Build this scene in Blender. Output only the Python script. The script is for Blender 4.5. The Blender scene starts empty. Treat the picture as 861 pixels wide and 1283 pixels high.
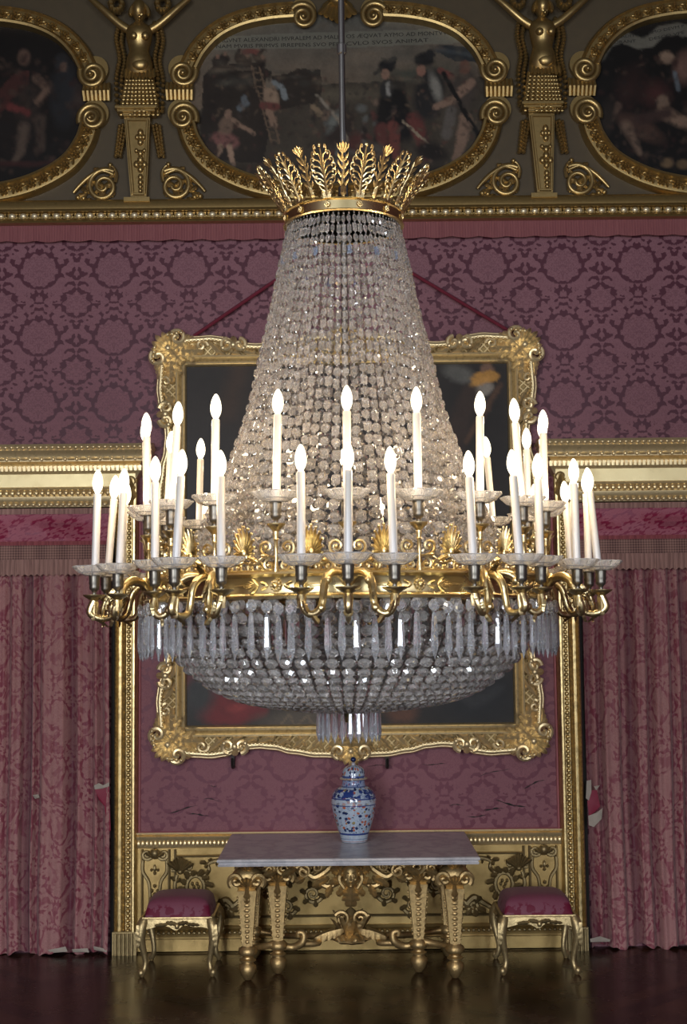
import bpy, math, random
import numpy as np
from mathutils import Vector, Matrix
random.seed(7)
PI = math.pi
R_ = math.radians
sc = bpy.context.scene
COL = sc.collection

# ------------------------------------------------------------------ camera
FW, FH, F = 861.0, 1283.0, 1700.0
CAM = Vector((0.0, -9.9, 2.275))
TH, RO = R_(4.91), R_(0.6)
_r0 = Vector((1, 0, 0)); FWD = Vector((0, math.cos(TH), math.sin(TH))); _u0 = Vector((0, -math.sin(TH), math.cos(TH)))
RGT = math.cos(RO) * _r0 - math.sin(RO) * _u0
UPV = math.sin(RO) * _r0 + math.cos(RO) * _u0
def ray(px, py): return FWD + RGT * ((px - FW / 2) / F) + UPV * ((FH / 2 - py) / F)
def P(px, py, d=0.0):                       # point on the vertical plane D metres in front of the back wall
    r = ray(px, py); return CAM + r * ((-d - CAM.y) / r.y)
def Pz(px, py, z):                          # point on the horizontal plane at height z
    r = ray(px, py); return CAM + r * ((z - CAM.z) / r.z)
SC = 9.9 / F                                # metres per photo pixel on the back wall

cam = bpy.data.cameras.new('camera'); camo = bpy.data.objects.new('camera', cam); COL.objects.link(camo)
cam.sensor_fit = 'VERTICAL'; cam.sensor_height = 36.0; cam.sensor_width = 24.0; cam.lens = 36.0 * F / FH
M = Matrix.Identity(4)
for i in range(3):
    M[i][0] = RGT[i]; M[i][1] = UPV[i]; M[i][2] = -FWD[i]; M[i][3] = CAM[i]
camo.matrix_world = M
cam.clip_start = 0.05; cam.clip_end = 200
sc.camera = camo

# ------------------------------------------------------------------ node expression helper
class E:
    def __init__(s, nt, sock): s.nt, s.s = nt, sock
    def _m(s, op, *a):
        n = s.nt.nodes.new('ShaderNodeMath'); n.operation = op
        for i, v in enumerate((s,) + a):
            if isinstance(v, E): s.nt.links.new(v.s, n.inputs[i])
            else: n.inputs[i].default_value = v
        return E(s.nt, n.outputs[0])
    def __add__(s, o): return s._m('ADD', o)
    __radd__ = __add__
    def __mul__(s, o): return s._m('MULTIPLY', o)
    __rmul__ = __mul__
    def __sub__(s, o): return s._m('SUBTRACT', o)
    def __rsub__(s, o): return (s * -1.0) + o
    def __truediv__(s, o): return s._m('DIVIDE', o)
    def sin(s): return s._m('SINE')
    def cos(s): return s._m('COSINE')
    def abs(s): return s._m('ABSOLUTE')
    def fract(s): return s._m('FRACT')
    def floor(s): return s._m('FLOOR')
    def sqrt(s): return s._m('SQRT')
    def atan2(s, o): return s._m('ARCTAN2', o)
    def max(s, o): return s._m('MAXIMUM', o)
    def min(s, o): return s._m('MINIMUM', o)
    def gt(s, o): return s._m('GREATER_THAN', o)
    def lt(s, o): return s._m('LESS_THAN', o)
    def clamp(s): return s._m('MAXIMUM', 0.0)._m('MINIMUM', 1.0)
    def step(s, w): return (s / w + 0.5).clamp()      # soft step of width w about 0

def new_mat(name):
    m = bpy.data.materials.new(name); m.use_nodes = True
    nt = m.node_tree; b = nt.nodes['Principled BSDF']
    return m, nt, b
def comb(nt, x, y, z=0.0):
    n = nt.nodes.new('ShaderNodeCombineXYZ')
    for i, v in enumerate((x, y, z)):
        if isinstance(v, E): nt.links.new(v.s, n.inputs[i])
        else: n.inputs[i].default_value = v
    return n.outputs[0]
def noise(nt, vec, scale, detail=2.0, rough=0.5):
    n = nt.nodes.new('ShaderNodeTexNoise'); n.inputs['Scale'].default_value = scale
    n.inputs['Detail'].default_value = detail; n.inputs['Roughness'].default_value = rough
    if vec is not None: nt.links.new(vec, n.inputs['Vector'])
    return E(nt, n.outputs[0])
def mixc(nt, fac, a, b):
    n = nt.nodes.new('ShaderNodeMix'); n.data_type = 'RGBA'
    for sock, v in ((n.inputs[0], fac), (n.inputs[6], a), (n.inputs[7], b)):
        if isinstance(v, E): nt.links.new(v.s, sock)
        elif hasattr(v, 'is_linked'): nt.links.new(v, sock)
        elif isinstance(v, (int, float)): sock.default_value = v
        else: sock.default_value = (*v, 1.0)
    return n.outputs[2]
def coords(nt, which):
    if which == 'pos':
        g = nt.nodes.new('ShaderNodeNewGeometry'); return g.outputs['Position']
    t = nt.nodes.new('ShaderNodeTexCoord'); return t.outputs[{'uv': 'UV', 'obj': 'Object', 'gen': 'Generated'}[which]]
def sep(nt, v):
    s = nt.nodes.new('ShaderNodeSeparateXYZ'); nt.links.new(v, s.inputs[0])
    return tuple(E(nt, s.outputs[i]) for i in range(3))
def bump(nt, bsdf, h, strength=0.3, dist=0.01):
    n = nt.nodes.new('ShaderNodeBump'); n.inputs['Strength'].default_value = strength; n.inputs['Distance'].default_value = dist
    nt.links.new(h.s if isinstance(h, E) else h, n.inputs['Height']); nt.links.new(n.outputs[0], bsdf.inputs['Normal'])
def srgb(r, g, b):
    f = lambda c: (c / 255 / 12.92) if c / 255 <= 0.04045 else ((c / 255 + 0.055) / 1.055) ** 2.4
    return (f(r), f(g), f(b))

def simple(name, col, rough=0.5, metal=0.0, spec=0.5):
    m, nt, b = new_mat(name)
    v = coords(nt, 'pos'); n = noise(nt, v, 18.0, 3.0)
    c2 = tuple(x * 0.72 for x in col)
    nt.links.new(mixc(nt, n, col, c2), b.inputs['Base Color'])
    b.inputs['Roughness'].default_value = rough; b.inputs['Metallic'].default_value = metal
    b.inputs['Specular IOR Level'].default_value = spec
    return m

def gold(name, light, dark, rough=0.34, metal=0.9, scale=26.0, point=True, bmp=0.0, dirt=0.5):
    m, nt, b = new_mat(name)
    v = coords(nt, 'pos'); n = noise(nt, v, scale, 4.0, 0.6)
    f = ((n - dirt) * 3.2).clamp()
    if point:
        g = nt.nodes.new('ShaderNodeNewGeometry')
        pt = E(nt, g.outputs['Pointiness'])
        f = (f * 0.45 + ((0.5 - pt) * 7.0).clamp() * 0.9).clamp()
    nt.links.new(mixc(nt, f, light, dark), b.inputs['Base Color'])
    rr = n * 0.25 + (rough - 0.1)
    nt.links.new(rr.s, b.inputs['Roughness'])
    b.inputs['Metallic'].default_value = metal
    if bmp: bump(nt, b, noise(nt, v, 90.0, 3.0), bmp, 0.006)
    return m

def damask_factor(nt, x, y, W, H, ox=0.0, oy=0.0):
    """ogee damask: large medallions in columns, small flowers between, mirrored foliage"""
    fx = ((x - ox) / W + 0.5).fract() - 0.5
    fy = ((y - oy) / H + 0.5).fract() - 0.5
    ax = fx.abs()
    ay = fy * (H / W)
    nz = noise(nt, comb(nt, ax, ay, 3.3), 17.0, 2.0, 0.55)
    nz2 = noise(nt, comb(nt, ax, ay, 9.1), 10.0, 1.5, 0.5)
    nz3 = noise(nt, comb(nt, ax, ay, 5.7), 26.0, 2.0, 0.55)
    r = (ax * ax + ay * ay * 1.1).sqrt(); th = ay.atan2(ax)
    wob = (nz - 0.5) * 0.10
    vein = 1.0 - (1.0 - ((nz3 - 0.5).abs() * 16.0)).clamp() * 0.55
    med = ((th * 10.0).cos() * 0.014 + 0.232 - r + wob).step(0.014)
    wr_in = (r - 0.276 - wob * 0.6).step(0.014)
    bx = ax - 0.5; by = ay.abs() - 0.5 * H / W
    r2 = (bx * bx + by * by * 1.2).sqrt(); th2 = by.atan2(bx)
    wr_out = (r2 - 0.215 - wob).step(0.014)
    wreath = wr_in * wr_out * (nz2 - 0.445 + (0.40 - r).abs() * -0.25).step(0.025)
    fl = ((th2 * 8.0).cos() * 0.026 + 0.165 - r2 + wob * 0.8).step(0.014)
    return ((med.max(fl)) * vein).max(wreath * (vein * 0.5 + 0.5)).clamp()

def damask(name, light, dark, W, H, ox=0.0, oy=0.0, src='pos', rough=0.55, warp=0.0):
    m, nt, b = new_mat(name)
    v = coords(nt, src); x, y, z = sep(nt, v)
    a, c = (x, z) if src == 'pos' else (x, y)
    if warp:
        pv = coords(nt, 'pos'); px_, py_, pz_ = sep(nt, pv)
        a = a + (noise(nt, comb(nt, px_, 1.7, pz_), 4.5, 2.0) - 0.5) * (warp * 2.0) + px_ * (warp * 1.5)
        c = c + (noise(nt, comb(nt, px_ * 1.6, 4.1, pz_), 3.5, 2.0) - 0.5) * (warp * 1.8)
    f = damask_factor(nt, a, c, W, H, ox, oy)
    if warp:
        bl = (noise(nt, comb(nt, a, c, 2.2), 13.0, 2.5) - 0.43).step(0.05)
        f = (f * (bl * 0.75 + 0.25)).max((noise(nt, comb(nt, a, c, 7.2), 7.0, 3.0) - 0.60).step(0.04) * 0.8)
    weave = noise(nt, comb(nt, a * 1.0, c * 14.0, 0.0), 40.0, 2.0)
    fade_shade = noise(nt, v, 1.3, 3.0)
    lt = mixc(nt, fade_shade, tuple(k * 1.12 for k in light), tuple(k * 0.86 for k in light))
    cc = mixc(nt, f, dark, lt)
    cc = mixc(nt, ((weave - 0.5) * 0.8).clamp(), cc, dark)
    nt.links.new(cc, b.inputs['Base Color'])
    rr = f * 0.22 + (rough - 0.1); nt.links.new(rr.s, b.inputs['Roughness'])
    b.inputs['Sheen Weight'].default_value = 0.15
    b.inputs['Specular IOR Level'].default_value = 0.3
    return m

# ------------------------------------------------------------------ mesh builder
class MB:
    def __init__(s): s.v, s.f, s.uv = [], [], None
    def add(s, vs, fs):
        b = len(s.v); s.v.extend([tuple(p) for p in vs]); s.f.extend([tuple(b + i for i in f) for f in fs]); return s
    def box(s, lo, hi):
        x0, y0, z0 = lo; x1, y1, z1 = hi
        return s.add([(x0,y0,z0),(x1,y0,z0),(x1,y1,z0),(x0,y1,z0),(x0,y0,z1),(x1,y0,z1),(x1,y1,z1),(x0,y1,z1)],
                     [(0,3,2,1),(4,5,6,7),(0,1,5,4),(1,2,6,5),(2,3,7,6),(3,0,4,7)])
    def lathe(s, prof, n=24, c=(0,0,0), a0=0.0, wave=None):
        """prof: list of (radius, z)"""
        vs, fs = [], []
        for (r, z) in prof:
            for k in range(n):
                a = a0 + 2 * PI * k / n
                rr = r if wave is None else r * (1 + wave(a, r, z))
                vs.append((c[0] + rr * math.cos(a), c[1] + rr * math.sin(a), c[2] + z))
        m = len(prof)
        for i in range(m - 1):
            for k in range(n):
                k2 = (k + 1) % n
                fs.append((i*n+k, i*n+k2, (i+1)*n+k2, (i+1)*n+k))
        if prof[0][0] > 1e-6: fs.append(tuple(reversed(range(n))))
        if prof[-1][0] > 1e-6: fs.append(tuple(range((m-1)*n, m*n)))
        return s.add(vs, fs)
    def tube(s, pts, rad, n=8, flat=1.0, nrm=None, cap=True):
        """tube through pts, radius list or number; FLAT squashes along nrm"""
        pts = [Vector(p) for p in pts]; m = len(pts)
        rs = rad if isinstance(rad, (list, tuple)) else [rad] * m
        if len(rs) != m: rs = [interp(rs, i / (m - 1)) for i in range(m)]
        vs, fs = [], []
        ref = Vector(nrm) if nrm is not None else None
        prev = None
        for i in range(m):
            t = (pts[min(i+1, m-1)] - pts[max(i-1, 0)])
            if t.length < 1e-9: t = Vector((0,0,1))
            t.normalize()
            if ref is not None: a = ref - t * ref.dot(t)
            elif prev is not None: a = prev - t * prev.dot(t)
            else:
                q = Vector((0,0,1)) if abs(t.z) < 0.9 else Vector((1,0,0)); a = q - t * q.dot(t)
            if a.length < 1e-6: a = t.orthogonal()
            a.normalize(); prev = a; b = t.cross(a)
            for k in range(n):
                an = 2 * PI * k / n
                vs.append(pts[i] + a * (math.cos(an) * rs[i] * flat) + b * (math.sin(an) * rs[i]))
        for i in range(m - 1):
            for k in range(n):
                k2 = (k+1) % n; fs.append((i*n+k, i*n+k2, (i+1)*n+k2, (i+1)*n+k))
        if cap: fs.append(tuple(reversed(range(n)))); fs.append(tuple(range((m-1)*n, m*n)))
        return s.add(vs, fs)
    def ell(s, c, r, n=10, m=6, rot=None):
        vs, fs = [], []
        c = Vector(c); Rm = rot or Matrix.Identity(3)
        for i in range(m + 1):
            ph = -PI/2 + PI * i / m
            for k in range(n):
                a = 2*PI*k/n
                vs.append(c + Rm @ Vector((r[0]*math.cos(ph)*math.cos(a), r[1]*math.cos(ph)*math.sin(a), r[2]*math.sin(ph))))
        for i in range(m):
            for k in range(n):
                k2 = (k+1) % n
                if i == 0: fs.append((k, n+k2, n+k)) if False else fs.append((i*n+k, (i+1)*n+k2, (i+1)*n+k))
                elif i == m-1: fs.append((i*n+k, i*n+k2, (i+1)*n+k))
                else: fs.append((i*n+k, i*n+k2, (i+1)*n+k2, (i+1)*n+k))
        return s.add(vs, fs)
    def leaf(s, base, tip, width, nrm, lobes=4, rise=0.25, curl=0.0, rows=None, bend=0.0):
        """lobed acanthus leaf lying across NRM, raised ridge, tip curled out along nrm"""
        base, tip, nrm = Vector(base), Vector(tip), Vector(nrm).normalized()
        ax = tip - base; L = ax.length; t = ax.normalized(); sd = nrm.cross(t).normalized()
        rows = rows or lobes * 4
        vs, fs = [], []
        for i in range(rows + 1):
            q = i / rows
            w = width * 0.5 * (math.sin(PI * min(1, q * 0.92 + 0.08)) ** 0.6) * (0.72 + 0.28 * abs(math.sin(PI * lobes * q)))
            ce = base + t * (L * q) + nrm * (curl * L * q ** 3) + sd * (bend * L * math.sin(PI * q))
            for (o, h) in ((-1, 0), (-0.55, 0.55), (0, 1), (0.55, 0.55), (1, 0)):
                dz = 0.0 if o == 0 else -0.12 * width * abs(math.sin(PI * lobes * q)) * abs(o)
                vs.append(ce + sd * (w * o) + t * (dz * -1.0) + nrm * (rise * width * h * (0.4 + 0.6 * math.sin(PI * (0.1 + 0.85 * q)))))
        for i in range(rows):
            for k in range(4):
                fs.append((i*5+k, i*5+k+1, (i+1)*5+k+1, (i+1)*5+k))
        return s.add(vs, fs)
    def loft(s, secs, n=14, cap=True):
        """secs: list of (center, vec_a, vec_b) ellipse rings"""
        vs, fs = [], []
        for (c, a, b) in secs:
            c, a, b = Vector(c), Vector(a), Vector(b)
            for k in range(n):
                an = 2*PI*k/n; vs.append(c + a*math.cos(an) + b*math.sin(an))
        for i in range(len(secs)-1):
            for k in range(n):
                k2 = (k+1) % n; fs.append((i*n+k, i*n+k2, (i+1)*n+k2, (i+1)*n+k))
        if cap: fs.append(tuple(reversed(range(n)))); fs.append(tuple(range((len(secs)-1)*n, len(secs)*n)))
        return s.add(vs, fs)
    def sweep(s, path, prof, closed=False, depth0=0.0):
        """moulding in the wall plane: path = [(X,Z)], prof = [(offset to the left of travel, depth towards the room)]"""
        m = len(path); q = len(prof); vs, fs = [], []
        pv = [Vector((p[0], p[1])) for p in path]
        for i in range(m):
            if closed: a, b = pv[i-1], pv[(i+1) % m]
            else: a, b = pv[max(i-1, 0)], pv[min(i+1, m-1)]
            t1 = (pv[i]-a); t2 = (b-pv[i])
            if t1.length < 1e-9: t1 = t2
            if t2.length < 1e-9: t2 = t1
            t1 = t1.normalized(); t2 = t2.normalized(); t = (t1+t2)
            t = t.normalized() if t.length > 1e-6 else t1
            n_ = Vector((-t.y, t.x)); k = 1.0 / max(0.5, n_.dot(Vector((-t1.y, t1.x))))
            for (o, d) in prof:
                vs.append((pv[i].x + n_.x*o*k, -(d + depth0), pv[i].y + n_.y*o*k))
        for i in range(m if closed else m-1):
            j = (i+1) % m
            for k in range(q-1):
                fs.append((i*q+k, i*q+k+1, j*q+k+1, j*q+k))
        if not closed:
            fs.append(tuple(reversed(range(q)))); fs.append(tuple(range((m-1)*q, m*q)))
        return s.add(vs, fs)
    def prism(s, poly, d0, d1):
        """polygon in the wall plane [(X,Z)] pushed out from depth d0 to d1"""
        n = len(poly)
        vs = [(p[0], -d0, p[1]) for p in poly] + [(p[0], -d1, p[1]) for p in poly]
        fs = [tuple(range(n, 2*n))] + [(i, (i+1) % n, n+(i+1) % n, n+i) for i in range(n)]
        return s.add(vs, fs)
    def mirror(s, xm):
        b = MB(); b.v = [(2*xm - x, y, z) for x, y, z in s.v]; b.f = [tuple(reversed(f)) for f in s.f]; return b
    def join(s, o): return s.add(o.v, o.f)
    def mesh(s, name, mat, off=(0,0,0), smooth=True, fix=True):
        me = bpy.data.meshes.new(name)
        ox, oy, oz = off
        me.from_pydata([(x-ox, y-oy, z-oz) for x, y, z in s.v], [], s.f)
        if fix:
            import bmesh
            bm = bmesh.new(); bm.from_mesh(me); bmesh.ops.recalc_face_normals(bm, faces=bm.faces); bm.to_mesh(me); bm.free()
        if smooth is True:
            me.polygons.foreach_set('use_smooth', [True]*len(me.polygons))
            try: me.set_sharp_from_angle(angle=R_(48))
            except Exception: pass
        me.materials.append(mat); me.update()
        return me
    def build(s, name, mat, parent=None, smooth=True, off=None, fix=True):
        o_ = off if off is not None else (wloc(parent) if parent else (0,0,0))
        o = bpy.data.objects.new(name, s.mesh(name, mat, o_, smooth, fix)); COL.objects.link(o)
        if parent: o.parent = parent
        return o

def wloc(p):
    v = Vector((0,0,0))
    while p is not None: v = v + p.location; p = p.parent
    return v
def interp(rs, t):
    x = t * (len(rs)-1); i = min(int(x), len(rs)-2); return rs[i] + (rs[i+1]-rs[i]) * (x-i)
def cat(pts, n=8, closed=False):
    """Catmull-Rom through points of any dimension"""
    m = len(pts); out = []
    g = lambda i: pts[i % m] if closed else pts[min(max(i, 0), m-1)]
    for i in range(m if closed else m-1):
        p0, p1, p2, p3 = g(i-1), g(i), g(i+1), g(i+2)
        for k in range(n):
            t = k / n
            out.append(tuple(0.5*((2*b) + (-a+c)*t + (2*a-5*b+4*c-d)*t*t + (-a+3*b-3*c+d)*t**3) for a, b, c, d in zip(p0, p1, p2, p3)))
    if not closed: out.append(tuple(pts[-1]))
    return out
def spiral(cx, cy, r0, r1, a0, turns, n=36):
    """2D spiral from radius r0 to r1 starting at angle a0 (radians), turns signed"""
    return [(cx + (r0+(r1-r0)*(i/n)**0.85)*math.cos(a0+2*PI*turns*i/n), cy + (r0+(r1-r0)*(i/n)**0.85)*math.sin(a0+2*PI*turns*i/n)) for i in range(n+1)]
def W3(pts, d=0.0):                         # photo pixels -> points on the plane d in front of the wall; d number or list
    m = len(pts)
    return [P(p[0], p[1], d if not isinstance(d, (list, tuple)) else interp(list(d), i/max(1, m-1))) for i, p in enumerate(pts)]
def W2(pts, d=0.0):
    return [(q.x, q.z) for q in W3(pts, d)]

def empty(name, loc, label=None, cat_=None, group=None, rz=0.0):
    o = bpy.data.objects.new(name, None); COL.objects.link(o); o.location = loc; o.rotation_euler = (0,0,rz); o.empty_display_size = 0.1
    return tag(o, label, cat_, group)
def tag(o, label=None, cat_=None, group=None, kind=None):
    if label: o['label'] = label
    if cat_: o['category'] = cat_
    if group: o['group'] = group
    if kind: o['kind'] = kind
    return o
def struct(o): o['kind'] = 'structure'; return o
def kids(o): return [c for c in COL.objects if c.parent == o]
def copy_tree(o, parent=None):
    c = o.copy(); COL.objects.link(c); c.parent = parent
    for ch in kids(o): copy_tree(ch, c)
    return c
# ------------------------------------------------------------------ materials
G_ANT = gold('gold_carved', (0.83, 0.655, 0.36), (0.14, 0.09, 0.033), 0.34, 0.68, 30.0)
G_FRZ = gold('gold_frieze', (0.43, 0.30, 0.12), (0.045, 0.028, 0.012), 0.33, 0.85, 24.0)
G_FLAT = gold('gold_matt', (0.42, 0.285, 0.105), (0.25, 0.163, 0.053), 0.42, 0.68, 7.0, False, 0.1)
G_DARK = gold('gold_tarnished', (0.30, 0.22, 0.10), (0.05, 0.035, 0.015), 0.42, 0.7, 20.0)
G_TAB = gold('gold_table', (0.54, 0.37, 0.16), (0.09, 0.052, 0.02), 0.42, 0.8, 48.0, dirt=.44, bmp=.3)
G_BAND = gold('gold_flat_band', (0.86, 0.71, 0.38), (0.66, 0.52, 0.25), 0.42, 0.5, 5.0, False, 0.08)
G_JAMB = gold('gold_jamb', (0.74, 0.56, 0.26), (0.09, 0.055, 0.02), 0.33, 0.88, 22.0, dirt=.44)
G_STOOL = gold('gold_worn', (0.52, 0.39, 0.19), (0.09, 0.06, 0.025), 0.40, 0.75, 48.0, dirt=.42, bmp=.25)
FRZ_BOARD = simple('frieze_board', srgb(78, 65, 42), 0.6)
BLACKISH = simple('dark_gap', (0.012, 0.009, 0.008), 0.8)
IRON = simple('dark_iron', (0.03, 0.025, 0.022), 0.5, 0.6)
LINING = simple('torn_white_lining', srgb(178, 166, 152), 0.8)
XM = (P(436, 1000).x + P(435, 700).x) / 2          # axis of the wall panel
XF = P(425.5, 150).x                               # axis of the frieze
WX = 3.7
def Zc(y): return P(432, y).z

W_, H_ = 95.5 * SC * 1.0, 85.0 * SC * 1.02
c0 = P(143, 338)                                   # centre of one medallion in the photo
DAM = damask('crimson_damask', srgb(134, 92, 100), srgb(78, 31, 46), W_, H_, c0.x, c0.z)
DAM_LOW = damask('rose_damask', srgb(138, 91, 98), srgb(106, 46, 62), W_, H_, c0.x + W_ * .3, c0.z - .1)

# ------------------------------------------------------------------ floor and wall
def parquet():
    m, nt, b = new_mat('dark_parquet')
    v = coords(nt, 'pos'); x, y, z = sep(nt, v)
    u = (x + y) * 0.7071; w = (x - y) * 0.7071
    cell = 0.80
    cu = (u / cell).floor(); cw = (w / cell).floor()
    par = ((cu + cw) * 0.5).fract().gt(0.25)
    a = u * par + w * (1.0 - par)
    pl = (a / (cell / 6)).floor()
    rn = noise(nt, comb(nt, pl * 3.17 + cu * 7.7, cw * 5.3 + pl, 0.0), 1.7, 0.0)
    gr = noise(nt, comb(nt, u * 3, w * 3, 0.0), 14.0, 4.0)
    edge = ((a / (cell / 6)).fract() - 0.5).abs().gt(0.47)
    f = ((rn - 0.3) * 1.6 + (gr - 0.5) * 0.8).clamp() * (1.0 - edge * 0.7)
    nt.links.new(mixc(nt, f, (0.011, 0.0046, 0.0026), (0.066, 0.027, 0.013)), b.inputs['Base Color'])
    r = noise(nt, v, 5.0, 3.0) * 0.2 + 0.16; nt.links.new(r.s, b.inputs['Roughness'])
    b.inputs['Specular IOR Level'].default_value = 0.30
    bump(nt, b, noise(nt, v, 3.0, 2.0) + edge * -0.3, 0.06, 0.01)
    return m
struct(MB().box((-WX, -14, -0.1), (WX, 0.3, 0.0)).build('floor', parquet(), smooth=False))
wall = struct(MB().box((-WX, 0.0, 0.0), (WX, 0.3, 8.3)).build('wall_back', DAM, smooth=False))

# rose damask panel between the two door frames, with its thin piping
jl, jr = P(173.5, 800).x, 2*XM - P(173.5, 800).x
MB().box((jl - .02, -0.012, Zc(1046)), (jr + .02, 0.0, Zc(600))).build('damask_panel', DAM_LOW, wall, smooth=False)
pip = MB()
for x in (jl + .012, jr - .012): pip.tube([(x, -.016, Zc(1044)), (x, -.016, Zc(640))], 0.011, 6)
pip.tube([(jl + .012, -.016, Zc(1041)), (jr - .012, -.016, Zc(1041))], 0.013, 6)
pip.build('panel_piping', simple('pink_piping', srgb(166, 98, 104), 0.7), wall)
def tear(a, b, w, m=None):
    (x0, y0), (x1, y1) = a, b
    n = 9; top, bot = [], []
    for i in range(n + 1):
        t = i / n; x = x0 + (x1-x0)*t; y = y0 + (y1-y0)*t + math.sin(t*5+x0)*1.2
        h = w * math.sin(PI*t) ** .7 * (0.6 + 0.4*math.sin(t*17+x1))
        top.append((x, y-h)); bot.append((x, y+h*.5))
    pl = W2(top + bot[::-1], .014)
    return MB().prism(pl, .0125, .0145).build('fabric_tear', m or BLACKISH, wall, smooth=False)
for t in (((208,1019),(248,1010),1.4), ((236,1021),(262,1021),1.6), ((254,1001),(275,1003),1.0), ((262,986),(272,984),.8),
          ((621,1003),(660,1012),2.0), ((604,1014),(632,1014),1.7), ((584,1023),(612,1022),1.2), ((655,988),(683,977),1.6),
          ((562,1010),(582,1008),1.0), ((528,957),(560,958),1.0), ((460,959),(484,960),.8), ((600,973),(640,962),.9)):
    tear(*t)

# ------------------------------------------------------------------ frieze with its cornice
fz0 = Zc(262)
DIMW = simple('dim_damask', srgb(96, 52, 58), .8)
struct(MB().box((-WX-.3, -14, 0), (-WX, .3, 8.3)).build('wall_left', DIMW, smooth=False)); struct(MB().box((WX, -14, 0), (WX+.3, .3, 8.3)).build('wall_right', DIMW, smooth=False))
struct(MB().box((-WX-.3, -14, 8.3), (WX+.3, .3, 8.5)).build('ceiling', simple('dark_ceiling', (.10,.075,.045), .7), smooth=False))
frz = struct(MB().box((-WX, -0.03, fz0), (WX, 0.0, 8.3)).build('wall_frieze', FRZ_BOARD, smooth=False))
def hmould(name, prof_px, x0, x1, mat, parent=None):
    """horizontal moulding, prof = [(photo row at the axis, depth)] top to bottom"""
    vs, fs = [], []; q = len(prof_px)
    for x in (x0, x1):
        for (y, d) in prof_px: vs.append((x, -d, P(432, y, d).z))
    for k in range(q-1): fs.append((k, k+1, q+k+1, q+k))
    fs.append(tuple(range(q))); fs.append(tuple(range(2*q-1, q-1, -1)))
    return MB().add(vs, fs).build(name, mat, parent)
cor = struct(hmould('trim_1', [(247,.0),(247,.11),(250,.13),(258,.13),(259,.16),(261,.165),(262,.13),(264,.115),(270,.115),(272,.15),(275,.155),(277,.12),(279,.05),(280,.0)], -WX, WX, G_FRZ))
pe = MB(); dk = MB(); x = -WX + .05
G_PEARL = gold('gold_pearl_beading', (0.85, 0.74, 0.50), (0.30, 0.22, 0.12), 0.3, 0.6, 30.0)
while x < WX - .05:
    z = P(432, 267, .12).z
    pe.ell((x, -.125, z), (.026, .02, .021), 10, 6)
    for s in (-1, 1): dk.ell((x + s*.041, -.12, z), (.007, .012, .024), 6, 5)
    x += .082
pe.build('bead_row', G_PEARL, cor); dk.build('dart_row', G_FRZ, cor)

# pink fringe hanging under the cornice
def fringe_mat(name, a, b, freq, zscale=0.0):
    m, nt, bs = new_mat(name)
    v = coords(nt, 'pos'); x, y, z = sep(nt, v)
    n = noise(nt, comb(nt, x * freq, z * 3.0, 0.0), 1.0, 3.0, 0.7)
    f = ((x * (freq * 2.0) + n * 9.0).sin() * 0.16 + n * 1.5 - 0.25).clamp()
    if zscale:
        f = f * (((z * zscale).sin() * 0.5 + 0.5) * 0.7 + 0.3)
    nt.links.new(mixc(nt, f, a, b), bs.inputs['Base Color']); bs.inputs['Roughness'].default_value = 0.8
    bump(nt, bs, f, 0.5, 0.006)
    return m
FR_TOP = fringe_mat('faded_pink_fringe', srgb(112, 58, 64), srgb(146, 90, 90), 160.0)
def cloth_strip(y0, y1, d, x0, x1, amp, mat, name, parent=None, n=260, k=9.0, rag=0.0, ph=0.0):
    mb = MB(); vs, fs = [], []
    for i in range(n+1):
        x = x0 + (x1-x0)*i/n
        for j in range(4):
            t = j/3; dd = d + amp*t*(math.sin(x*k+ph) + .5*math.sin(x*k*2.7+1+ph))
            z = P(432, y0 + (y1-y0)*t, d).z - (rag*abs(math.sin(x*k*1.7+ph)) if j == 3 else 0)
            vs.append((x, -dd, z))
    for i in range(n):
        for j in range(3): fs.append((i*4+j, i*4+j+1, (i+1)*4+j+1, (i+1)*4+j))
    return mb.add(vs, fs).build(name, mat, parent)
tag(cloth_strip(278, 297.5, .07, -WX, WX, .006, FR_TOP, 'wall_fringe', rag=.012), 'long faded pink fringe hanging under the gilded cornice along the wall top', 'fringe')

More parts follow.
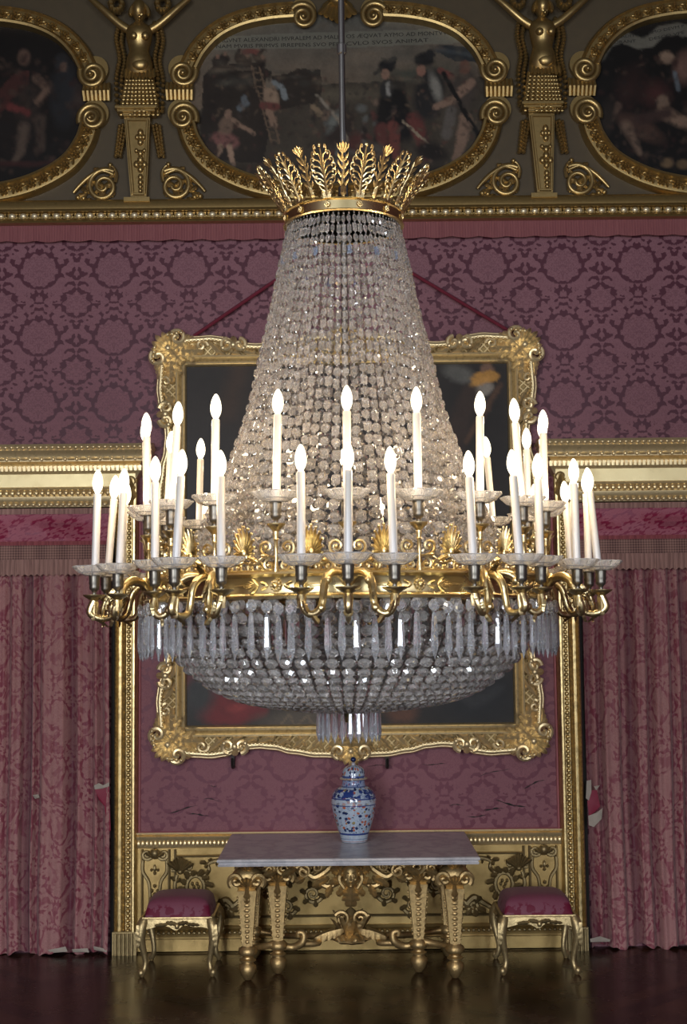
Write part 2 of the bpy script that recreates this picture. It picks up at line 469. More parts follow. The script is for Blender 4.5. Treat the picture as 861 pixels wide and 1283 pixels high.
# ------------------------------------------------------------------ carved painting frames of the frieze
class Paint:
    """canvas painted by vertex colours on a fine grid, in photo pixels"""
    def __init__(s, x0, y0, x1, y1, st, base):
        s.nx = int((x1-x0)/st)+1; s.ny = int((y1-y0)/st)+1
        s.X, s.Y = np.meshgrid(np.linspace(x0, x1, s.nx), np.linspace(y0, y1, s.ny))
        s.C = np.ones((s.ny, s.nx, 3))*np.array(base); s.rng = np.random.default_rng(3)
    def put(s, a, col): a = np.clip(a, 0, 1)[..., None]; s.C = s.C*(1-a) + np.array(srgb(*col))*a
    def ell(s, cx, cy, rx, ry, col, rot=0, soft=.35, op=1.0):
        c, n = math.cos(rot), math.sin(rot); dx, dy = s.X-cx, s.Y-cy
        r = np.sqrt(((dx*c+dy*n)/rx)**2 + ((-dx*n+dy*c)/ry)**2); s.put((1+soft/2-r)/soft*op, col)
    def line(s, pts, w, col, op=1.0, soft=.6):
        best = np.full(s.X.shape, 1e9)
        ws = w if isinstance(w, (list, tuple)) else [w]*len(pts)
        for i in range(len(pts)-1):
            (ax, ay), (bx, by) = pts[i], pts[i+1]; L = (bx-ax)**2+(by-ay)**2+1e-9
            t = np.clip(((s.X-ax)*(bx-ax)+(s.Y-ay)*(by-ay))/L, 0, 1)
            d = np.hypot(s.X-ax-t*(bx-ax), s.Y-ay-t*(by-ay)) / (ws[i]+(ws[i+1]-ws[i])*t); best = np.minimum(best, d)
        s.put((1+soft/2-best)/soft*op, col)
    def poly(s, pts, col, op=1.0):
        ins = np.zeros(s.X.shape, bool); n = len(pts)
        for i in range(n):
            (ax, ay), (bx, by) = pts[i], pts[(i+1) % n]
            if ay == by: continue
            c = ((ay > s.Y) != (by > s.Y)) & (s.X < (bx-ax)*(s.Y-ay)/(by-ay)+ax); ins ^= c
        s.put(ins*op, col)
    def grad(s, y0, c0, y1, c1, op=1.0):
        t = np.clip((s.Y-y0)/(y1-y0), 0, 1)[..., None]
        g = np.array(srgb(*c0))*(1-t)+np.array(srgb(*c1))*t; s.C = s.C*(1-op)+g*op
    def mottle(s, amt, k=9):
        n = np.zeros(s.X.shape)
        for sc_ in (k, k*2.3, k*5):
            g = s.rng.random((int(s.ny/sc_)+3, int(s.nx/sc_)+3))
            yy = np.arange(s.ny)/sc_; xx = np.arange(s.nx)/sc_; yi = yy.astype(int); xi = xx.astype(int); fy = (yy-yi)[:, None]; fx = (xx-xi)[None, :]
            n += (g[yi][:, xi]*(1-fy)*(1-fx)+g[yi+1][:, xi]*fy*(1-fx)+g[yi][:, xi+1]*(1-fy)*fx+g[yi+1][:, xi+1]*fy*fx)/3
        s.C = s.C*(1+amt*(n-.5)*2)[..., None]
    def age(s, amp=3.0, sat=.72, dark=.9):
        H, W_ = s.ny, s.nx
        def nz(k):
            g = s.rng.random((int(H/k)+3, int(W_/k)+3)); yy = np.arange(H)/k; xx = np.arange(W_)/k; yi = yy.astype(int); xi = xx.astype(int); fy = (yy-yi)[:, None]; fx = (xx-xi)[None, :]
            return g[yi][:, xi]*(1-fy)*(1-fx)+g[yi+1][:, xi]*fy*(1-fx)+g[yi][:, xi+1]*(1-fy)*fx+g[yi+1][:, xi+1]*fy*fx-.5
        iy, ix = np.mgrid[0:H, 0:W_]
        dy = (nz(5)*1.3+nz(2.2)*.8)*amp; dx = (nz(5)*1.3+nz(2.2)*.8)*amp
        C2 = s.C[np.clip(iy+dy.astype(int), 0, H-1), np.clip(ix+dx.astype(int), 0, W_-1)]
        s.C = s.C*.35 + C2*.65
        g = s.C.mean(2, keepdims=True); s.C = (g + (s.C-g)*sat)*dark*np.array([1.04, 1.0, .93])
        s.mottle(.22, 4); s.mottle(.14, 2)
    def build(s, name, parent, mat, d, outline=None, grow=0, loc=None):
        """grid -> mesh on the plane d in front of the wall, keeping cells inside OUTLINE"""
        vs = [tuple(P(a, b, d)) if loc is None else loc(a, b) for a, b in zip(s.X.ravel(), s.Y.ravel())]
        keep = np.ones((s.ny-1, s.nx-1), bool)
        if outline is not None:
            cx = (s.X[:-1, :-1]+s.X[1:, 1:])/2; cy = (s.Y[:-1, :-1]+s.Y[1:, 1:])/2; keep[:] = False; n = len(outline)
            for i in range(n):
                (ax, ay), (bx, by) = outline[i], outline[(i+1) % n]
                if ay == by: continue
                keep ^= ((ay > cy) != (by > cy)) & (cx < (bx-ax)*(cy-ay)/(by-ay)+ax)
        fs = [(j*s.nx+i, (j+1)*s.nx+i, (j+1)*s.nx+i+1, j*s.nx+i+1) for j in range(s.ny-1) for i in range(s.nx-1) if keep[j, i]]
        off = wloc(parent); me = bpy.data.meshes.new(name)
        me.from_pydata([(a-off.x, b-off.y, c-off.z) for a, b, c in vs], [], fs)
        at = me.color_attributes.new('paint', 'FLOAT_COLOR', 'POINT')
        rgba = np.ones((s.nx*s.ny, 4), np.float32); rgba[:, :3] = np.clip(s.C, 0, 1).reshape(-1, 3); at.data.foreach_set('color', rgba.ravel())
        me.materials.append(mat); me.update()
        o = bpy.data.objects.new(name, me); COL.objects.link(o); o.parent = parent; return o
def paint_mat(name, gain=1.0, rough=.42):
    m, nt, b = new_mat(name)
    a = nt.nodes.new('ShaderNodeAttribute'); a.attribute_name = 'paint'
    v = coords(nt, 'pos'); n = noise(nt, v, 60.0, 4.0)
    nt.links.new(mixc(nt, n * 0.35, a.outputs['Color'], (0.01, 0.008, 0.006)), b.inputs['Base Color'])
    b.inputs['Roughness'].default_value = rough; b.inputs['Specular IOR Level'].default_value = 0.25
    bump(nt, b, n, 0.08, 0.004)
    return m
OILS = paint_mat('old_oil_paint')
half = [(425,25),(400,25),(360,26),(325,29),(297,37),(275,50),(258,68),(249,86),(245,105),(244,122),(244,150),(247,168),(256,186),(272,203),(294,215),(325,224),(370,229),(425,231)]
PXF = 425.5
def mir(p):                                        # mirror a photo point about the frieze axis, following the roll of the picture
    x, y = p; ax = 425.5 + (y-150)*.009
    return (2*ax - x, y - (2*(x-ax))*-.0 - 0.0105*2*(ax-x))
outl = cat(half, 5) ; outl = outl + [mir(p) for p in outl[::-1]]
def big(pts, cx, cy, g): return [(cx+(x-cx)*(1+g/190.), cy+(y-cy)*(1+g/110.)) for x, y in pts]

up_arc = [(368,12),(335,15),(300,23),(270,38),(248,60),(236,82)]
lo_arc = [(233,155),(240,176),(258,201),(288,220),(325,233),(372,240),(430,242)]
def in_m(px): return px*SC
PROF_BAND = [(-in_m(13),.03),(-in_m(13),.075),(-in_m(10.5),.105),(-in_m(8),.085),(-in_m(2),.09),(in_m(4),.085),(in_m(6.5),.10),(in_m(8.5),.13),(in_m(11.5),.125),(in_m(13),.07),(in_m(13),.03)]
def pairF(mb, name): mb.build(name, G_FRZ, fr0); mb.mirror(XF).build(name, G_FRZ, fr0)
def volute(mb, cx, cy, r, a0, turns, d=.10, fat=.26):
    pts = spiral(cx, cy, r*.86, r*.10, a0, turns, 44)
    mb.tube(W3(pts, [d, d+.02, d+.07]), [in_m(r*fat*.75), in_m(r*fat*.7), in_m(r*fat*.55), in_m(r*fat*.5)], 8, .8, (0,1,0))
    c = P(cx, cy, d+.07); mb.ell(c, (in_m(r*.16), .02, in_m(r*.16)), 10, 6)
    mb.prism([(P(cx+r*.82*math.cos(a), cy+r*.82*math.sin(a)).x, P(cx+r*.82*math.cos(a), cy+r*.82*math.sin(a)).z) for a in [2*PI*k/24 for k in range(24)]], .03, d-.02)
def frieze_frame(dx, label, grp=None):
    root = empty('frieze_painting', (P(425, 242).x + dx, -.03, Zc(242)), label, 'painting')
    return root
fr0 = frieze_frame(0, 'dark battle painting with ladder and helmeted soldiers, central gilded scroll frame of the frieze')
ub = MB().sweep(W2(cat(up_arc, 10), .1), PROF_BAND); pairF(ub, 'upper_frame_band')
lb = MB().sweep(W2(cat(lo_arc, 10), .1), PROF_BAND); pairF(lb, 'lower_frame_band')
for path in (cat(up_arc, 14), cat(lo_arc, 14)):
    fl = MB(); acc = 0; last = path[0]; k = 0
    for p in path[4:]:
        acc += math.hypot(p[0]-last[0], p[1]-last[1]); last = p
        if acc > 7.4:
            acc = 0; k += 1; c = P(p[0], p[1], .092)
            if k % 2:
                for q in range(5):
                    a = 2*PI*q/5; fl.ell(c + Vector((in_m(3.9)*math.cos(a), 0, in_m(3.9)*math.sin(a))), (in_m(2.5), .024, in_m(2.5)), 7, 5)
                fl.ell(c + Vector((0,-.015,0)), (in_m(2.2), .024, in_m(2.2)), 7, 5)
            else:
                fl.ell(c + Vector((in_m(2.6),0,in_m(2.0))), (in_m(4.0), .02, in_m(2.2)), 7, 5); fl.ell(c - Vector((in_m(2.6),0,in_m(2.0))), (in_m(2.2), .02, in_m(4.0)), 7, 5)
    pairF(fl, 'flower_band')
for (cx, cy, r, a0, t) in ((229,91,20,-.4,2.1), (229,146,21,.4,-2.2), (380,20,20,-2.6,2.1)):
    mb = MB(); volute(mb, cx, cy, r, a0, t)
    mb.build('volute', G_FRZ, fr0); mb.mirror(XF).build('volute', G_FRZ, fr0)
tie = MB()
for i in range(7): tie.tube(W3([(210+i*5, 104), (209+i*5.2, 113), (210+i*5, 125)], [.08,.11,.08]), in_m(2.6), 6)
tie.build('fluted_tie', G_FRZ, fr0); tie.mirror(XF).build('fluted_tie', G_FRZ, fr0)
cr = MB(); 
for k in range(-3, 4):
    cr.leaf(P(423, -6, .06), P(423+k*8, 33-abs(k)*4, .10), in_m(13), (0,-1,0), 3, .35, .15)
cr.ell(P(423, 0, .1), (in_m(12), .06, in_m(9))); cr.build('crest_leaf', G_FRZ, fr0)

# canvas 1 : storming of a town
pt = Paint(238, 15, 612, 238, 1.45, srgb(58, 50, 42))
pt.grad(20, (92, 92, 84), 110, (112, 92, 70)); pt.mottle(.16, 22)
pt.poly([(240,140),(330,112),(432,104),(520,100),(612,96),(612,240),(240,240)], (64, 56, 44), .9)
pt.ell(430,118,70,9,(92,82,62),0,.8,.7); pt.ell(520,92,60,10,(72,74,62),-.1,.8,.7)
pt.poly([(255,95),(268,82),(322,78),(340,90),(338,160),(330,205),(250,200)], (46, 36, 29))           # round tower
pt.poly([(340,96),(362,92),(372,86),(402,87),(404,128),(338,140)], (50, 40, 32)); pt.line([(272,88),(320,86)], 2, (82,68,54))
pt.ell(300,150,26,40,(56,44,34),0,.7,.7)
for (x, y) in ((272,78),(281,74),(300,72),(309,76),(322,70),(328,78)): pt.ell(x,y,6,8,(40,28,24),0,.4); pt.ell(x+1,y-7,2.6,3,(128,88,66),0,.5)
pt.line([(306,66),(314,64),(322,66)], 3, (120,52,40)); pt.line([(300,62),(297,74)], 2, (60,44,36)); pt.line([(330,60),(322,74)], 2, (60,44,36))
for s in (0, 10): pt.line([(315+s,84),(340+s,178)], 1.1, (110,84,58))
for k in range(11): pt.line([(317+k*2.3,92+k*8.4),(327+k*2.3,91+k*8.4)], .9, (104,80,56))
pt.ell(340,121,9,18,(148,116,86),-.25); pt.ell(337,104,5,6,(120,104,84)); pt.line([(344,104),(354,110),(357,122)], 3.6, (112,124,132)); pt.line([(336,136),(344,156)], 4, (150,112,82)); pt.line([(330,132),(346,134)], 5, (112,46,36))
pt.ell(283,160,9,15,(122,92,70),.3); pt.ell(286,143,5,6,(140,104,80)); pt.line([(272,174),(292,178)], 8, (132,72,66)); pt.line([(288,184),(293,212)], [4,2.6], (160,122,92)); pt.line([(276,184),(268,206)], [4,2.6], (146,110,82)); pt.line([(292,150),(318,168)], 2.6, (148,110,82))
pt.line([(300,136),(309,130),(306,124)], 4, (92,104,116)); pt.ell(264,190,9,14,(58,42,36)); pt.ell(258,150,7,20,(44,34,28)); pt.line([(392,134),(412,150)], 3, (132,106,72)); pt.line([(396,142),(430,160)], 1.6, (112,92,64))
pt.ell(330,213,90,8,(60,46,32),0,.8,.8)
rng = np.random.default_rng(5)
for k in range(70):
    x = rng.uniform(405,500); y = rng.uniform(128,205); pt.ell(x,y,rng.uniform(2.5,6),rng.uniform(3,8),[(96,44,36),(118,92,70),(70,62,54),(44,34,30),(96,100,98)][k%5],rng.uniform(0,3),.6,.75)
pt.ell(425,160,16,26,(54,40,34),.5,.5); pt.ell(418,152,7,18,(104,112,108),.5,.5,.6)
pt.line([(398,120),(424,150),(436,176)], 2.4, (134,122,104), .7)
# three large armoured men
pt.ell(490,150,19,52,(24,20,20),.1,.35); pt.ell(500,140,14,40,(20,17,19),-.3,.4); pt.ell(485,112,9,12,(44,42,44)); pt.ell(485,83,11,9,(26,26,30),-.2); pt.ell(492,77,5,8,(30,30,34),.5); pt.line([(475,88),(470,92)],2.5,(40,38,40)); pt.ell(483,93,5.5,6.5,(150,104,78)); pt.line([(486,106),(487,118)],3,(140,140,138),.7)
pt.line([(492,160),(497,196)], [8,5], (120,44,32)); pt.line([(478,162),(482,196)], [8,5], (104,40,32)); pt.line([(520,150),(536,196)], [10,6], (112,38,30))
pt.ell(538,118,19,34,(36,34,36),.15,.4); pt.ell(546,110,7,20,(128,126,118),-.3,.6,.7); pt.ell(532,75,13,10,(28,27,30),-.15); pt.ell(540,68,6,8,(34,34,38),.5); pt.ell(528,88,6,7,(148,92,68)); pt.line([(552,88),(566,96),(574,110)], 4, (122,54,42))
pt.poly([(535,56),(596,58),(600,78),(566,76),(548,64)], (36, 46, 56)); pt.line([(548,62),(598,70)], 3, (54,66,76), .7)
pt.ell(580,112,17,30,(72,60,52),.25,.5); pt.ell(582,84,7,9,(112,66,46)); pt.line([(590,104),(566,126),(546,134)], [6,5,4], (138,102,78)); pt.line([(584,150),(576,186),(568,212)], [8,6,4], (134,100,76)); pt.line([(566,140),(560,168)], 7, (92,84,78)); pt.line([(505,152),(548,190)], 1.6, (150,130,100)); pt.line([(556,92),(600,172)], 3, (22,18,18)); pt.ell(540,190,20,12,(34,26,24),.3,.6)
pt.ell(470,186,16,8,(82,74,66),.2,.6,.7); pt.ell(445,178,10,14,(96,40,32),.2,.6,.7); pt.ell(505,214,90,9,(40,31,24),0,.9,.8)
ban = [(268,47),(350,42),(430,40),(520,37),(577,35),(577,54),(500,57),(430,60),(350,61),(268,62)]
rng = np.random.default_rng(8); PAL = [(62,44,34),(84,64,46),(44,34,28),(108,84,60),(38,32,32),(72,58,52),(92,50,40)]
for k in range(420):
    x = rng.uniform(245,605); y = rng.uniform(92,228); pt.ell(x, y, rng.uniform(1.5,5), rng.uniform(1.2,3), PAL[k%7], rng.uniform(0,3), .8, .42)
for k in range(120):
    x = rng.uniform(250,600); y = rng.uniform(30,110); pt.ell(x, y, rng.uniform(5,16), rng.uniform(2,5), [(96,88,72),(118,98,74),(74,74,66)][k%3], rng.uniform(-.3,.3), .9, .25)
pt.age(3.0, .60, .95); pt.poly(ban, (112, 110, 98), .8)
pt.mottle(.12, 6)
canv = pt.build('canvas', fr0, OILS, .045, big(outl, 425, 128, 7))
BANNER_INK = simple('inscription_paint', srgb(40, 36, 30), 0.8)
def lettering(txt, p0, p1, height_px, parent, d=.048, mat=BANNER_INK, name='inscription'):
    """one line of painted capitals running from photo point p0 to p1"""
    cu = bpy.data.curves.new('t', 'FONT'); cu.body = txt; cu.size = 1.0; cu.resolution_u = 2
    to = bpy.data.objects.new('t', cu); COL.objects.link(to); bpy.context.view_layer.update()
    me = bpy.data.meshes.new_from_object(to.evaluated_get(bpy.context.evaluated_depsgraph_get()))
    bpy.data.objects.remove(to)
    xs = [v.co.x for v in me.vertices]; x0, x1 = min(xs), max(xs)
    a, b = P(*p0, d), P(*p1, d); t = (b-a); L = t.length; t.normalize(); u = Vector((-t.z, 0, t.x))
    off = wloc(parent); hs = height_px*SC/.72
    for v in me.vertices:
        q = a + t*((v.co.x-x0)/(x1-x0)*L) + u*(v.co.y*hs); v.co = q - off
    me.materials.clear(); me.materials.append(mat); me.update()
    o = bpy.data.objects.new(name, me); COL.objects.link(o); o.parent = parent; return o
lettering('SAGVNT ALEXANDRI MVRALEM AD MALLI', (271,53.5), (428,48.5), 5.4, fr0)
lettering('OS ÆQVAT AYMO AD MONTVVIVM', (434,48), (574,43), 5.4, fr0)
lettering('NAM MVRIS PRIMVS IRREPENS SVO PERI', (271,60.5), (428,57.5), 5.2, fr0)
lettering('CVLO SVOS ANIMAT', (434,57), (537,52.5), 5.2, fr0)

# the two neighbours share the carved frame
PITCH = P(677, 195).x - P(175, 195).x
def neighbour(dx, label, paint):
    r = empty('frieze_painting', fr0.location + Vector((dx,0,0)), label, 'painting')
    for ch in kids(fr0):
        if ch.name.startswith(('canvas', 'inscription')): continue
        c = ch.copy(); COL.objects.link(c); c.parent = r
    return r
frl = neighbour(-PITCH, 'gloomy painting of a seated figure in red drapery, frieze frame above the left curtain', None)
frr = neighbour(PITCH, 'near-black painting of a fallen man under a curling banner, frieze frame above the right curtain', None)
s0 = 502.
shl = [(x-s0, y+5.2) for x, y in big(outl, 425, 128, 7)]; shr = [(x+s0, y-5.2) for x, y in big(outl, 425, 128, 7)]
pl = Paint(-265, 15, 112, 240, 2.0, srgb(22, 18, 17)); pl.mottle(.3, 16)
pl.ell(20,140,34,62,(30,23,22),.1,.6); pl.poly([(-2,112),(20,92),(38,88),(34,110),(12,128),(-6,150)], (84,34,30), .7); pl.ell(30,72,8,10,(96,68,54),0,.5); pl.ell(34,128,16,24,(52,40,34),.2,.6); pl.line([(46,98),(60,112),(46,128)], [6,5,4], (112,82,64),.7)
pl.line([(12,134),(34,140)], 5, (104,30,28),.8); pl.ell(80,118,17,40,(34,36,42),.05,.5); pl.ell(77,78,9,11,(40,42,48),0,.5); pl.ell(80,84,5,6,(98,72,58),0,.5); pl.ell(100,124,10,26,(62,46,40),.2,.7,.6); pl.line([(30,160),(26,190),(18,202)], [8,6,4], (84,66,54),.7); pl.line([(50,150),(52,186)], [8,5], (70,54,44),.7); pl.line([(66,200),(60,214)], 5, (66,44,36),.7); pl.line([(0,205),(100,205)], 4, (64,26,24),.5)
pl.ell(-60,130,40,60,(34,24,22),0,.6); pl.mottle(.15, 6)
for k in range(160): pl.ell(rng.uniform(-10,110), rng.uniform(70,215), rng.uniform(2,6), rng.uniform(1.5,4), [(40,28,24),(60,42,34),(30,26,28),(78,56,44),(52,26,24)][k%5], rng.uniform(0,3), .8, .40)
pl.age(2.5, .65, 1.0); pl.build('canvas', frl, OILS, .045, shl)
pr = Paint(738, 5, 1116, 230, 2.0, srgb(16, 14, 14)); pr.mottle(.3, 16)
pr.line([(752,70),(762,52),(780,46),(800,54),(815,52),(828,40),(850,36),(875,42),(900,36)], 7.5, (96,94,84), .85, .25)
pr.ell(836,72,9,8,(128,100,78),0,.5); pr.ell(858,84,14,22,(104,70,58),.2,.6,.7); pr.line([(846,92),(850,112)], 3, (80,92,104),.7); pr.ell(822,118,20,18,(72,30,28),0,.7,.6); pr.ell(831,128,8,9,(118,92,72),0,.5); pr.line([(831,140),(852,152),(880,156)], [9,8,7], (126,96,74),.75); pr.line([(775,132),(766,150)], [5,3], (104,78,62),.75)
pr.ell(802,160,32,12,(72,46,36),.5,.6); pr.line([(785,158),(802,192)], [8,4], (110,84,66),.6); pr.line([(800,150),(836,142)], 8, (62,40,36),.7); pr.ell(836,204,8,6,(110,84,48),0,.6); pr.ell(856,206,8,6,(100,76,44),0,.6); pr.ell(790,110,18,30,(48,24,22),.3,.7,.6); pr.ell(760,150,9,28,(40,32,28),.2,.7); pr.mottle(.15, 6)
for k in range(160): pr.ell(rng.uniform(748,868), rng.uniform(70,215), rng.uniform(2,6), rng.uniform(1.5,4), [(40,28,24),(60,42,34),(30,26,28),(78,56,44),(52,26,24)][k%5], rng.uniform(0,3), .8, .40)
pr.age(2.0, .65, 1.05); pr.build('canvas', frr, OILS, .045, shr)
INK2 = simple('dim_inscription_paint', srgb(34, 31, 28), 0.8)
lettering('DERADIT', (764,49), (796,46), 4.0, frr, mat=INK2); lettering('AMO DEVM P', (812,43), (858,34), 4.0, frr, mat=INK2)
lettering('SORANT', (766,55), (797,53), 4.0, frr, mat=INK2); lettering('DESCO VPE', (814,51), (858,42), 4.0, frr, mat=INK2)

# ------------------------------------------------------------------ carved figures on tapered pedestals
def figure(x0, label):
    root = empty('carved_figure', (P(x0, 257).x, -.03, Zc(258)), label, 'statue')
    dx = 0.0
    def B(px, y, d): return P(px - 175 + 175, y, d)
    cap = MB()
    for (y0, y1, hw, d) in ((144.5,148,25.5,.20),(148,151,23,.18),(151,154.5,17,.155)):
        a, b = P(175-hw, y1, .0), P(175+hw, y0, .0); cap.box((a.x, -d, a.z), (b.x, -.033, b.z))
    cap.build('capital', G_FRZ, root, smooth=False)
    ped = MB(); t0, t1 = W2([(159,155),(191,155)]); b1, b0 = W2([(186.5,253),(167,253)])
    ped.prism([t0, t1, b1, b0], .033, .125)
    q = W2([(162,158),(188,158),(184,250),(170,250)]); c_ = [(sum(p[0] for p in q)/4, sum(p[1] for p in q)/4)]
    for i in range(4):
        a, b = q[i], q[(i+1) % 4]; ped.tube([(a[0],-.127,a[1]),(b[0],-.127,b[1])], .011, 6)
    ped.build('pedestal', G_FRZ, root, smooth=False)
    for grp in (((177,166,5),(173,172,4),(181,172,4),(177,178,5),(177,172,4)), ((177,192,5),(172,189,3.5),(182,189,3.5),(177,200,5.5),(172,206,5),(182,206,5),(177,212,5)), ((177,222,4.5),(177,228,4.5),(177,234,4),(177,239,3.6))):
        orn = MB()
        for (x, y, r) in grp: orn.ell(P(x-1, y, .128), (in_m(r*.8), .022, in_m(r)), 8, 5)
        orn.build('pedestal_ornament', G_FRZ, root)
    ft = MB(); a, b = P(159, 260), P(191, 254.5); ft.box((a.x,-.15,a.z), (b.x,-.033,b.z)); ft.build('foot', G_FRZ, root, smooth=False)
    # body : one continuous torso, neck and head
    S = []
    for (y, hw, hd, d) in ((97,17,.07,.10),(90,17.5,.085,.11),(82,17,.095,.115),(75,15.5,.09,.115),(67,12.5,.07,.11),(60,14,.075,.11),(52,16,.085,.115),(46,17,.095,.12),(40,16.5,.085,.115),(35,14,.06,.11),(32,8,.045,.11),(29,5.5,.04,.115),(26,6,.05,.125),(21,8.5,.07,.13),(15,9.5,.08,.13),(9,9,.075,.125),(4,6,.05,.12),(2,2,.02,.12)):
        S.append((P(175, y, d), Vector((in_m(hw),0,0)), Vector((0,-hd,0))))
    S = [(c + Vector((0,-.02,0)), a, b) for c, a, b in S]
    body = MB().loft(S, 18)
    for sx in (-1, 1):
        body.ell(P(175+sx*7, 45, .205), (in_m(5.5), .035, in_m(5.5)), 10, 6)                       # chest
        body.tube(W3(cat([(175+sx*13,38),(175+sx*24,31),(175+sx*37,20),(175+sx*48,10),(175+sx*62,-2)], 5), [.12,.13,.14,.14,.13]), [in_m(6),in_m(5.5),in_m(5),in_m(4.5),in_m(3.6)], 10)
        body.tube(W3([(175+sx*3.2, 17.5),(175+sx*1.2,19)], .205), .008, 5)                          # brow
    body.ell(P(175, 21, .205), (in_m(1.4), .02, in_m(2.6)), 6, 5); body.ell(P(175, 80, .195), (in_m(11), .035, in_m(9)), 12, 7)
    body.ell(P(175, 25, .185), (in_m(2.4), .014, in_m(1)), 8, 4)
    body.build('body', G_FRZ, root)
    hair = MB()
    for k in range(16):
        a = PI*(k/15); hair.ell(P(175-11*math.cos(a), 18-12*math.sin(a), .15), (in_m(3.6), .04, in_m(3.6)), 7, 5)
    hair.build('hair', G_FRZ, root)
    belt = MB()
    for k in range(9): belt.leaf(P(158+k*4.3, 86, .17), P(157+k*4.5, 98+2*(k%2), .19), in_m(6), (0,-1,0), 2, .4, .1)
    belt.build('leaf_belt', G_FRZ, root)
    sk = MB()
    for k in range(9):
        f = (k-4)/4; top = (175+f*15, 96); bot = (175+f*23, 144); n = 10
        pts = [(top[0]+(bot[0]-top[0])*i/n, top[1]+(bot[1]-top[1])*i/n) for i in range(n+1)]
        sk.tube(W3(pts, .09+.06*(1-f*f)), in_m(3.4), 8)
        for i in range(1, n+1): sk.ell(P(pts[i][0], pts[i][1], .115+.06*(1-f*f)), (in_m(2.6), .014, in_m(2.1)), 6, 4)
    sk.build('feather_skirt', G_FRZ, root)
    for sx in (-1, 1):
        g = MB(); n = 30
        base = cat([(175+sx*22,30),(175+sx*26,50),(175+sx*22,75),(175+sx*26,100),(175+sx*25,138)], 6)
        for i, p in enumerate(base):
            for s2 in (-1, 1): g.ell(P(p[0]+s2*3.2, p[1]+(1.5 if s2 > 0 else -1), .08), (in_m(3.4), .03, in_m(2.6)), 7, 4)
        g.build('garland', G_FRZ, root)
        g = MB()
        for i in range(9):
            t = i/8; x = 175+sx*(21+6*t); y = 157+37*t
            for s2 in (-1, 0, 1): g.ell(P(x+s2*4.2*(1-.3*t), y+abs(s2)*1.5, .07), (in_m(2.8), .028, in_m(2.9)), 7, 4)
        g.build('tassel', G_FRZ, root)
        g = MB()
        for k in range(10):
            a = 2*PI*k/10; g.ell(P(175+sx*29+7*math.cos(a), 5+9*math.sin(a), .12), (in_m(4.5), .05, in_m(4.5)), 7, 5)
        g.build('curl', G_FRZ, root)
    return root
fig = figure(175, 'gilded carved bust figure with feather skirt on tapered pedestal, left of the central frieze painting')
f2 = copy_tree(fig); f2.location.x += PITCH
f2['label'] = 'gilded carved bust figure with feather skirt on tapered pedestal, right of the central frieze painting'
# low relief acanthus scrolls beside the pedestals
def acanthus(label):
    root = empty('acanthus_scroll', (P(218, 254).x, -.03, Zc(254)), label, 'carved ornament', 'acanthus scrolls at the pedestals')
    m = MB()
    m.tube(W3(spiral(219,232,22,4,-2.2,1.8,44), [.062,.065,.075,.08]), [in_m(3.6),in_m(3.2),in_m(2.4),in_m(2)], 8, .8, (0,1,0))
    m.tube(W3(cat([(207,218),(222,213),(238,221),(250,232),(257,240)], 6), .06), [in_m(2),in_m(3.4),in_m(3),in_m(2)], 8)
    m.tube(W3(cat([(205,228),(203,218),(206,210),(210,207)], 6), .06), [in_m(2.6),in_m(2),in_m(1.4)], 7); m.ell(P(211,206,.06), (in_m(3.2),.02,in_m(3.2)))
    m.build('scroll_stem', G_FRZ, root)
    l = MB()
    for (b, t, w) in (((219,233),(231,226),10),((219,233),(207,229),10),((219,233),(223,247),10),((219,233),(230,240),8),((205,240),(213,246),8),((222,213),(232,210),7),((232,222),(240,236),10),((236,240),(247,234),9),((240,241),(254,247),9),((205,216),(212,222),7),((234,248),(246,252),7)):
        l.leaf(P(*b,.055), P(*t,.06), in_m(w), (0,-1,0), 3, .35, .05)
    l.build('scroll_leaf', G_FRZ, root)
    l = MB()
    for (x, y) in ((248,250),(244,247),(251,246)): l.ell(P(x,y,.06), (in_m(3.6),.025,in_m(3.6)), 8, 5)
    l.build('berry_bunch', G_FRZ, root)
    return root
acL = acanthus('low gilded acanthus scroll on the right side of the left pedestal')
def mirrored(root, xm, dx, label):
    r = empty(root.name.split('.')[0], Vector((2*xm - root.location.x + dx, root.location.y, root.location.z)), label, root.get('category'), root.get('group'))
    for ch in kids(root):
        me = ch.data.copy()
        for v in me.vertices: v.co.x = -v.co.x
        me.flip_normals()
        o = bpy.data.objects.new(ch.name.split('.')[0], me); COL.objects.link(o); o.parent = r
    return r
xp = P(176, 235).x
mirrored(acL, xp, 0, 'low gilded acanthus scroll on the left side of the left pedestal')
ac2 = copy_tree(acL); ac2.location.x += PITCH; ac2['label'] = 'low gilded acanthus scroll on the right side of the right pedestal'
mirrored(acL, xp, PITCH, 'low gilded acanthus scroll on the left side of the right pedestal')
